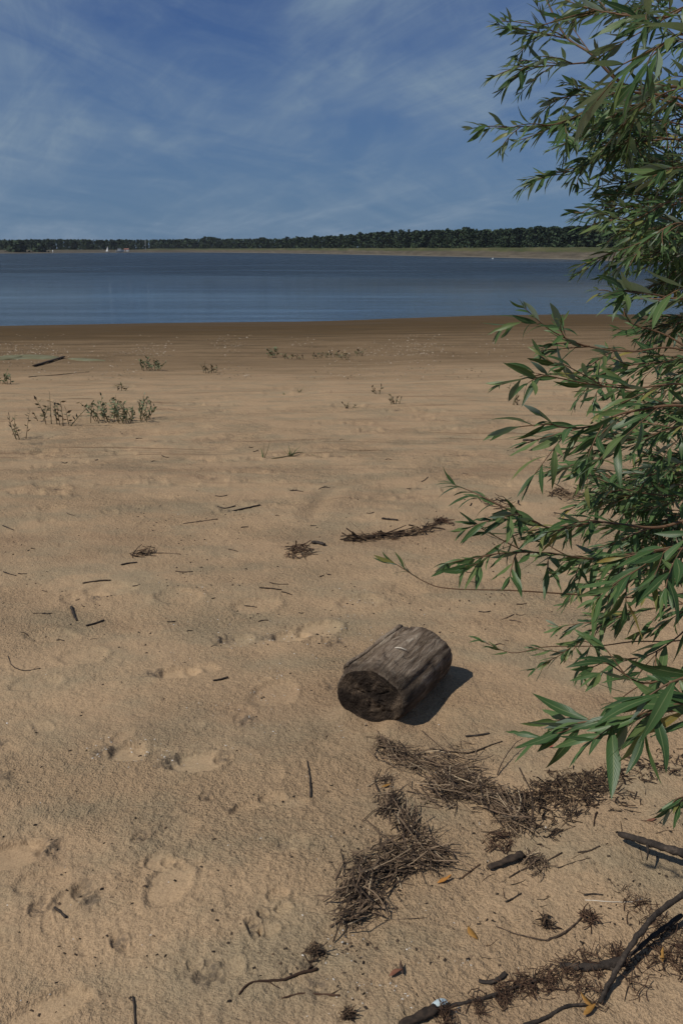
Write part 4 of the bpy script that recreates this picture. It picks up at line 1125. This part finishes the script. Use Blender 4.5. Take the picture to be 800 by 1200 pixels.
T = 'dry_twig'
STK = [
 ('driftwood_branch', 'thick dark forked branch end raised above the sand, bark peeling', 'branch', [(724, 979, .02), (745, 985, .045), (770, 993, .05), (800, 1002, .05), (845, 1012, .04)], .008, .013, 'stick', 1),
 ('driftwood_stick', 'long bare dark stick leaning across a mossy one', 'stick', [(702, 1176, .004), (716, 1148, .015), (735, 1115, .04), (757, 1085, .06), (778, 1065, .075), (815, 1040, .09)], .0055, .0075, 'stick', 0),
 ('mossy_stick', 'dark stick coated with rootlets lying under the long bare stick', 'stick', [(655, 1134), (680, 1136), (705, 1133), (728, 1128)], .008, .011, 'stick', 1),
 ('driftwood_stick', 'dark stick running out from the rootlet litter beside the leaning stick', 'stick', [(735, 1123, .01), (765, 1098, .02), (798, 1074, .02)], .005, .006, 'stick', 0),
 ('driftwood_stick', 'long crooked stick lying low before the rootlet litter', 'stick', [(500, 1187), (530, 1181), (560, 1172), (590, 1163), (620, 1152), (645, 1146)], .005, .003, 'stick', 2),
 ('driftwood_stick', 'dark bent stick with a yellow leaf curled at its end', 'stick', [(610, 1203), (640, 1192), (662, 1181), (690, 1177)], .005, .003, 'stick', 0),
 ('forked_twig', 'thin forked brown twig reaching from a dark tuft of litter', 'twig', [(640, 1103), (655, 1096), (672, 1084), (688, 1066)], .0035, .002, 'twig', 1),
 (T, 'thin brown twig lying towards the forked twig', 'twig', [(580, 1088), (600, 1094), (620, 1100), (640, 1103)], .0016, .0022, 'twig', 0),
 (T, 'upright thin dark twig lying alone on the smooth sand', 'twig', [(360, 893), (363, 912), (364, 936)], .0022, .0036, 'stick', 0),
 (T, 'thin curved branched twig lying above the reed heap', 'twig', [(503, 877), (530, 880), (552, 880), (575, 872), (588, 868)], .003, .002, 'twig', 1),
 (T, 'slender twig with side shoots standing up from the reed heap', 'twig', [(582, 908, .005), (590, 890, .02), (603, 872, .03), (612, 866, .03)], .002, .001, 'twig', 2),
 (T, 'short rusty stem stuck beside the crumbly litter', 'twig', [(695, 970), (697, 957), (699, 953)], .002, .003, 'fibre', 0),
 (T, 'short twig below the crumbly litter', 'twig', [(676, 1001), (690, 999), (702, 994)], .0025, .002, 'twig', 0),
 (T, 'thin branched sprig on the sand between litter and sticks', 'twig', [(653, 1017), (670, 1012), (690, 1007)], .0015, .001, 'twig', 3),
 (T, 'long pale straw on the sand above the crossed sticks', 'twig', [(685, 1053), (710, 1056), (735, 1057), (752, 1053)], .0014, .001, 'pale', 0),
 (T, 'flat dark scrap of stem beside a long pale straw', 'twig', [(684, 1048), (695, 1047), (706, 1048)], .003, .002, 'stick', 0),
 (T, 'straight stem passing through the loose bundle by the bark chunk', 'twig', [(596, 1028), (615, 1018), (632, 1013), (658, 1000)], .002, .002, 'twig', 0),
 (T, 'brown stick trailing from the looped reed bundle', 'twig', [(452, 1026), (470, 1022), (488, 1012)], .0045, .003, 'twig', 0),
 (T, 'pale straw across the looped reed bundle', 'twig', [(428, 1040, .03), (440, 1048, .03), (450, 1062, .02), (455, 1075, .01)], .0022, .0016, 'straw', 0),
 (T, 'fine stem lying out from the foot of the looped reed bundle', 'twig', [(450, 1079), (475, 1078), (500, 1078)], .001, .0008, 'twig', 0),
 ('split_root', 'split reddish root lying near a curled black tuft', 'root', [(280, 1166), (292, 1154), (312, 1151), (332, 1149), (348, 1142), (372, 1136)], .0025, .004, 'fibre', 3),
 ('split_root', 'long thin red-brown root below the split root', 'root', [(330, 1169), (352, 1163), (375, 1163), (398, 1168)], .0015, .0025, 'fibre', 1),
 (T, 'fork of two dark stems stuck in the sand at the beach foot', 'twig', [(159, 1205), (158, 1185), (156, 1168)], .003, .0022, 'stick', 1),
 (T, 'short dark twig inside an old footprint', 'twig', [(64, 1066), (70, 1070), (78, 1077)], .003, .0035, 'stick', 0),
 (T, 'short thick twig beside the bowl-shaped footprint', 'twig', [(250, 799), (258, 797), (267, 794)], .005, .006, 'stick', 0),
 (T, 'thin crooked twig lying flat on the upper left sand', 'twig', [(10, 770), (16, 782), (30, 786), (48, 784)], .0022, .002, 'stick', 1),
 (T, 'long straight twig by the dark heap of twigs', 'twig', [(215, 614), (235, 611), (255, 608)], .004, .006, 'twig', 0),
 (T, 'straight bare stick lying alone beyond the dark heap', 'twig', [(272, 600), (290, 597), (305, 594)], .008, .008, 'stick', 0),
 (T, 'level brown stick left of the scuffed hollow', 'twig', [(97, 684), (115, 682), (130, 681)], .006, .006, 'twig', 0),
 (T, 'short slanting stick below the level brown stick', 'twig', [(101, 734), (112, 731), (122, 727)], .006, .007, 'stick', 0),
 (T, 'stubby upright bark piece beside the slanting stick', 'twig', [(84, 712), (87, 720), (90, 727)], .010, .006, 'stick', 0),
 (T, 'pair of short parallel stems near the brown litter mat', 'twig', [(304, 690), (317, 691), (330, 692)], .004, .004, 'twig', 1),
 (T, 'pale grey twig just above the short stems', 'twig', [(316, 684), (326, 685), (338, 685)], .004, .003, 'twig', 0),
 (T, 'dark stem beside the small dark heap of twigs', 'twig', [(142, 662), (152, 660), (161, 659)], .006, .006, 'stick', 0),
 (T, 'thin stem sticking out of the small dark heap', 'twig', [(176, 649), (190, 650), (212, 650)], .004, .003, 'twig', 0),
 (T, 'short brown twig to the right of the small dark heap', 'twig', [(206, 669), (216, 670), (226, 669)], .005, .004, 'twig', 0),
 ('bark_piece', 'dark flat piece of bark beside the brown litter mat', 'bark', [(365, 637), (372, 637), (380, 640)], .018, .012, 'stick', 0),
 ('bark_piece', 'square-ended chunk of brown bark on the sand between litter tufts', 'bark', [(572, 1019, .004), (590, 1012, .006), (612, 1003, .008)], .009, .012, 'twig', 0),
 ('bark_piece', 'curved black chip of bark lying alone on the sand', 'bark', [(560, 1152), (572, 1154), (584, 1149), (592, 1143)], .005, .006, 'stick', 0),
 ('bark_piece', 'thick brown bark slab beside the bluish shell', 'bark', [(468, 1206), (490, 1196), (511, 1186)], .010, .013, 'twig', 0),
 ('bark_piece', 'dark bark sliver on the sand behind the reed heap', 'bark', [(545, 862), (558, 861), (573, 859)], .005, .004, 'stick', 0),
 (T, 'small branched scrap on the open sand below the bark chunk', 'twig', [(592, 1059), (600, 1055), (610, 1049)], .0028, .002, 'stick', 2),
 (T, 'short curved stem at the foot of the reed tail', 'twig', [(540, 1030), (550, 1022), (562, 1014)], .002, .0025, 'fibre', 0),
 (T, 'sprig of dry seed heads beside the looped reed bundle', 'twig', [(404, 1028), (402, 1012), (399, 1002)], .0016, .001, 'stick', 3),
 (T, 'dark twig on the far sand beneath the willow tips', 'twig', [(612, 517), (622, 517), (630, 518)], .018, .010, 'stick', 0),
 (T, 'thin dark stick lying far out on the pale sand', 'twig', [(255, 594), (264, 595), (276, 592)], .006, .005, 'stick', 0),
 (T, 'short dark sliver of wood beside the curved track', 'twig', [(447, 609), (455, 609), (466, 610)], .010, .008, 'stick', 0),
 ('plank', 'weathered dark beam lying by the pale green algae', 'plank', [(40, 430), (58, 425), (75, 420)], .045, .04, 'twig', 0),
]
for nm, lab, cat, pts, r0, r1, mt, fk in STK:
    if cat == 'twig' and pts[0][1] < 810 and r0 > .003: r0 *= .78; r1 *= .72
    stick(nm, lab, cat, pts, r0, r1, mt, forks=fk, flat=.45 if cat in ('bark', 'plank') else 1.0)
# loose twigs that only their place tells apart
rs = random.Random(77)
for _ in range(70):
    px, py = rs.uniform(0, 690), rs.uniform(500, 760)
    if 385 < px < 560 and py > 690: continue
    g1 = G(px, py); k_ = (g1[1] / 3) ** .7
    L = rs.uniform(4, 15) * (1 if py > 560 else .7); a_ = rs.gauss(0, .35)
    stick('dry_twig', 'short dark twig lying loose on the open middle sand', 'twig', [(px, py), (px + L * .5, py - L * .5 * math.sin(a_) * .6 + rs.uniform(-1, 1)), (px + L, py - L * math.sin(a_) * .6)], rs.uniform(.0016, .0036) * k_, rs.uniform(.001, .0024) * k_, rs.choice(('stick', 'twig', 'twig')), 'loose twigs on the sand', n=5)
for _ in range(34):
    px, py = rs.uniform(560, 790), rs.uniform(955, 1180)
    L = rs.uniform(8, 28); a_ = rs.uniform(0, 3.14)
    stick('dry_twig', 'hair-thin dry stem lying on sand among the driftwood sticks', 'twig', [(px, py), (px + L * .5 * math.cos(a_), py - L * .35 * math.sin(a_) + rs.uniform(-2, 2)), (px + L * math.cos(a_), py - L * .7 * math.sin(a_))], rs.uniform(.0008, .0018), .0007, rs.choice(('twig', 'fibre', 'straw')), 'thin stems among the sticks', n=4, wob=.02)

# specks nobody could count: bark crumbs and shell grit
def specks(name, label, pts, size, mat, seed):
    r = random.Random(seed); P_ = np.array(pts); Zs = relief(P_[:, 0], P_[:, 1])[0]; V = []; Fc = []
    for (x, y), z in zip(P_, Zs):
        s_ = r.uniform(*size) * (1 + .10 * y); a = r.uniform(0, 6.28); k0 = len(V); e = r.uniform(.35, .9); c_, n_ = math.cos(a), math.sin(a)
        for u, v in ((-1, -e), (1, -e * .6), (.8, e), (-.9, e * .7)): V.append((x + s_ * (u * c_ - v * n_), y + s_ * (u * n_ + v * c_), z + s_ * .05))
        V.append((x, y, z + s_ * r.uniform(.5, .9)))
        Fc += [(k0, k0 + 1, k0 + 4), (k0 + 1, k0 + 2, k0 + 4), (k0 + 2, k0 + 3, k0 + 4), (k0 + 3, k0, k0 + 4)]
    tag(link(name, mk_mesh(name, V, Fc), M[mat]), label, 'litter', kind='stuff')
def scat(n, regions, seed):
    r = random.Random(seed); out = []
    while len(out) < n:
        x0, y0, x1, y1, w = r.choices(regions, [q[4] for q in regions])[0]
        px, py = r.uniform(x0, x1), r.uniform(y0, y1)
        if float(vnoise(np.array(px / 45), np.array(py / 22), 170)) + .15 < r.random() * .45: continue
        g = G(px, py); out.append((g[0], g[1]))
    return out
M['crumb'] = mat_island('bark_crumbs', [(0, (.018, .014, .011)), (.7, (.055, .04, .028)), (1, (.12, .08, .05))], .9)
M['pebble'] = mat_island('beach_pebble', [(0, (.12, .085, .05)), (.7, (.28, .21, .135)), (1, (.48, .40, .30))], .8)
M['shell'] = mat_island('shell_grit', [(0, (.35, .31, .25)), (.7, (.55, .50, .43)), (1, (.75, .72, .66))], .6)
specks('bark_crumbs', 'dark crumbs of bark and leaf strewn over the sand', scat(900, [(-10, 470, 700, 640, 2), (-10, 600, 690, 760, 4), (-10, 740, 420, 1190, 2), (400, 850, 800, 1190, 4)], 1), (.0018, .0052), 'crumb', 2)
specks('shell_grit', 'pale shell and stone grit scattered in the sand', scat(420, [(-10, 600, 690, 760, 1), (200, 690, 440, 860, 6), (100, 860, 300, 900, 2), (350, 1060, 560, 1190, 2), (-10, 760, 700, 1190, 2)], 3), (.0010, .0030), 'shell', 4)
specks('beach_pebbles', 'pale pebble grit on the damp lower beach', scat(2400, [(-10, 402, 700, 418, 5), (-10, 392, 700, 404, 1), (-10, 420, 700, 445, 2)], 5), (.003, .009), 'pebble', 6)

# fallen leaves and the shell
def fallen(px, py, size, ang, lab, cols, lift=.004):
    v_ = LEAVES[random.randrange(10)][1] * size
    o_ = gpt(px, py)
    ca, sa = math.cos(ang), math.sin(ang)
    V = [(x * ca - y * 1.8 * sa, x * sa + y * 1.8 * ca, abs(z) * .8 + lift + .15 * size * (x / size) ** 2 * (.3 + .4 * random.random())) for x, y, z in v_]
    m_ = mat_noise('fallen_leaf', cols, 60, rough=.6, bump=0)
    o = link('fallen_leaf', mk_mesh('fallen_leaf', V, LEAVES[0][2], True), m_, loc=o_)
    md = o.modifiers.new('thick', 'SOLIDIFY'); md.thickness = .0006
    return tag(o, lab, 'leaf')
YEL = [(0.3, (0.24, 0.115, 0.025)), (0.8, (0.36, 0.20, 0.055))]; RED = [(0.3, (0.15, 0.06, 0.035)), (0.8, (0.26, 0.12, 0.07))]
fallen(559, 1104, .042, 2.0, 'single yellow fallen leaf lying on bare sand', YEL)
fallen(683, 1192, .040, .6, 'yellow leaf curled at the end of the dark bent stick', YEL, .01)
fallen(694, 1183, .035, 2.2, 'yellow-brown leaf rolled beside the dark bent stick', YEL, .01)
fallen(757, 963, .032, .3, 'rust-red fallen leaf near the raised branch end', RED)
fallen(512, 1037, .045, .5, 'orange dead leaf at the edge of the trailing reed heap', [(0.3, (0.36, 0.15, 0.03)), (0.8, (0.45, 0.22, 0.06))])
fallen(456, 1148, .035, .5, 'brown curled leaf with a dark stalk on the lower sand', RED, .008)
fallen(472, 1146, .032, 1.7, 'dark curled leaf scrap touching a brown one', [(0.3, (0.03, 0.02, 0.015)), (0.8, (0.10, 0.06, 0.04))], .008)
fallen(447, 925, .030, .3, 'orange leaf scrap at the side of the big reed heap', YEL, .008)
fallen(642, 875, .022, .2, 'red scrap of leaf on sand under the lowest bough', [(0.3, (0.30, 0.06, 0.04)), (0.8, (0.42, 0.12, 0.08))])
fallen(775, 1130, .035, 1.2, 'orange-brown leaf among the rootlets by the leaning stick', YEL, .012)
g = gpt(514, 1178)
M['shellb'] = mat_noise('mussel_shell', [(0.3, (0.42, 0.52, 0.55)), (0.8, (0.62, 0.70, 0.70))], 30, rough=.3, bump=0, spec=.5)
V = [(0, 0, .006)]; Fc = []
for i in range(1, 5):
    for k in range(12):
        a = 2 * math.pi * k / 12; f = i / 4
        V.append((.021 * f * math.cos(a), .012 * f * math.sin(a) * (1 + .3 * math.cos(a)), .008 * (1 - f * f) + .001))
for k in range(12): Fc.append((0, 1 + k, 1 + (k + 1) % 12))
for i in range(3):
    for k in range(12): Fc.append((1 + i * 12 + k, 13 + i * 12 + k, 13 + i * 12 + (k + 1) % 12, 1 + i * 12 + (k + 1) % 12))
o = link('mussel_shell', mk_mesh('mussel_shell', V, Fc, True), M['shellb'], loc=g); o.rotation_euler.z = .4
tag(o, 'pale bluish mussel shell half lying beside a bark slab', 'shell')

# ------------------------------------------------------------------ weeds on the middle beach
def weed(px, py, hpx, wpx, n, mat, lab, name='beach_weed', leafs=9, lsz=.03, group=None, lean=0):
    o_ = gpt(px, py); d = o_[1]; k = d / (F * math.cos(PITCH)); hh = hpx * k; ww = wpx * k
    t = thing(name, o_, lab, 'plant', group); V = []; Fc = []; b = MB()
    for i in range(n):
        x0 = ((i + random.random()) / n - .5) * ww * .85; y0 = random.uniform(-.3, .3) * ww
        z0 = float(h_base(o_[0] + x0, o_[1] + y0)) - float(h_base(o_[0], o_[1]))
        H_ = hh * random.uniform(.55, 1.1)
        pts = bent((x0, y0, z0 - .01), (random.gauss(0, .25) + x0 / max(ww, .01) * .5, random.gauss(0, .2), 1), H_, 5, .3, 0)
        b.tube(pts, np.linspace(.006, .002, 6) * (d / 12) ** .5, 4)
        for j in range(leafs):
            f = .25 + .75 * j / leafs; p = pts[min(4, int(f * 5))] * (1 - (f * 5) % 1) + pts[min(5, int(f * 5) + 1)] * ((f * 5) % 1)
            dd = unit([random.gauss(0, 1), random.gauss(0, 1), random.uniform(.1, 1.1)]); L = lsz * (d / 9) * random.uniform(.7, 1.4)
            sd_ = unit(np.cross(dd, [random.gauss(0, 1), random.gauss(0, 1), 1])) * L * .22; k0 = len(V)
            V += [p, p + dd * L * .45 + sd_, p + dd * L, p + dd * L * .45 - sd_]; Fc.append((k0, k0 + 1, k0 + 2, k0 + 3))
    b.build('stem', M['drysprig'], t)
    if V: tag(link('foliage', mk_mesh('foliage', np.array(V), Fc), M[mat], t), kind='stuff')
def grass(px, py, hpx, n, lab):
    o_ = gpt(px, py); k = o_[1] / (F * math.cos(PITCH)); t = thing('grass_tuft', o_, lab, 'grass')
    for i in range(n):
        pts = bent((random.gauss(0, .015), random.gauss(0, .015), -.01), (random.gauss(0, .35), random.gauss(0, .3), 1), hpx * k * random.uniform(.5, 1.05), 6, .4, -.15)
        b = MB(); b.tube(pts, np.linspace(.007, .0015, len(pts)), 4, flat=.3); b.build('blade', M['grass'], t)
weed(143, 493, 28, 74, 36, 'weed', 'broad low green willow seedling clump on the sand', leafs=13, lsz=.042)
weed(70, 498, 36, 34, 8, 'drysprig', 'sparse tall weed beside the green seedling clump', leafs=8, lsz=.05)
weed(48, 494, 22, 14, 3, 'drysprig', 'thin low weed next to the sparse tall weed', leafs=6, lsz=.05)
weed(24, 515, 34, 18, 4, 'drysprig', 'single-stemmed dry weed with a branched top', leafs=9, lsz=.045)
weed(177, 434, 17, 26, 12, 'weed', 'compact round green weed on the damp sand', leafs=10, lsz=.036)
weed(246, 437, 13, 20, 6, 'drysprig', 'faint dry weed right of the compact green weed', leafs=5, lsz=.04)
weed(6, 450, 18, 16, 6, 'weed', 'green weed beside the pale algae patch', leafs=7, lsz=.04)
weed(319, 419, 13, 10, 5, 'weed', 'small upright green weed near the waterline', leafs=6, lsz=.04)
for px, py in ((338, 420), (352, 421), (372, 420), (385, 419), (396, 419), (405, 421), (421, 417)):
    weed(px, py, random.uniform(7, 12), 9, 3, 'drysprig', 'low dry weed in the thin row on the damp sand', leafs=5, lsz=.04, group='row of dry weeds')
weed(462, 474, 13, 12, 5, 'drysprig', 'small brown dry weed on pale sand', leafs=4, lsz=.04)
weed(407, 478, 9, 12, 4, 'drysprig', 'tiny brown weed left of the small dry weed', leafs=3, lsz=.035)
weed(441, 462, 12, 10, 3, 'drysprig', 'wispy dry weed behind the small brown one', leafs=4, lsz=.035)
weed(603, 475, 17, 10, 4, 'drysprig', 'grey-green sprig standing by the willow tips', leafs=6, lsz=.035)
weed(597, 456, 12, 6, 2, 'drysprig', 'lone wisp of weed behind the grey-green sprig', leafs=3, lsz=.03)
weed(142, 458, 9, 10, 3, 'drysprig', 'tiny weed behind the green seedling clump', leafs=4, lsz=.04)
grass(350, 460, 9, 9, 'short bright green grass tuft on damp sand')
grass(333, 462, 5, 5, 'very low grass tuft beside the short bright one')
grass(310, 536, 25, 4, 'upright green grass blades standing alone on the sand')
grass(341, 533, 18, 9, 'green grass tuft with a runner lying on the sand')
stick('grass_runner', 'dry runner stretched flat on sand from the grass tuft', 'runner', [(318, 537), (335, 535), (352, 530), (378, 533)], .006, .004, 'drysprig', forks=1)
stick('driftwood_stick', 'dark stick stranded on the damp sand behind the seedlings', 'stick', [(34, 442), (70, 439), (105, 436)], .010, .006, 'stick')
# pale green algae film left by a dried puddle
M['algae'] = mat_noise('dried_algae', [(0.35, (0.15, 0.13, 0.075)), (0.55, (0.17, 0.165, 0.10)), (0.75, (0.21, 0.205, 0.14))], 2.5, rough=.95, bump=.004, spec=.03)
for outline, lab in (([(-15, 420), (5, 417), (30, 416), (55, 416.5), (72, 418.5), (66, 421), (45, 421.5), (22, 421), (0, 422.5), (-15, 423)], 'pale green film of dried algae beside the dark beam'), ([(78, 421), (95, 420.5), (112, 421.5), (125, 423), (110, 423.5), (92, 423)], 'thin pale tongue of dried algae right of the beam')):
    pts = np.array([G(*q)[:2] for q in outline]); pts = np.vstack([catmull(np.vstack([pts, pts[:1]]), 8)]); c0 = pts.mean(axis=0); V = []; Fc = []; m_ = len(pts) - 1
    for f in (0.02, .3, .6, .85, 1.0):
        for i in range(m_): V.append(c0 + (pts[i] - c0) * f * (1 + .10 * float(vnoise(np.array(i * .7), np.array(f * 3), 180))))
    V = np.array(V); zz_ = relief(V[:, 0], V[:, 1])[0] + np.repeat([.03, .03, .028, .02, -.01], m_)
    o_ = np.array([c0[0], c0[1], zz_.mean()]); V = np.column_stack([V, zz_]) - o_
    for i in range(4):
        for k in range(m_): Fc.append((i * m_ + k, (i + 1) * m_ + k, (i + 1) * m_ + (k + 1) % m_, i * m_ + (k + 1) % m_))
    Fc.append(tuple(range(m_ - 1, -1, -1)))
    tag(link('algae_mat', mk_mesh('algae_mat', V, Fc, True), M['algae'], loc=o_), lab, 'algae')

# ------------------------------------------------------------------ air over the lake
b = MB(); b.box((0, 0, 11.0), (14400, 14400, 27.6))
hm = bpy.data.materials.new('lake_haze'); hm.use_nodes = True
hn = hm.node_tree.nodes; hn.remove(hn['Principled BSDF'])
pv = hn.new('ShaderNodeVolumePrincipled'); pv.inputs['Color'].default_value = (.80, .88, 1.0, 1); pv.inputs['Density'].default_value = 0.00007; pv.inputs['Anisotropy'].default_value = 0.2
hm.node_tree.links.new(pv.outputs[0], hn['Material Output'].inputs['Volume'])
tag(b.build('haze', hm, smooth=False), kind='stuff')
S.cycles.volume_bounces = 0
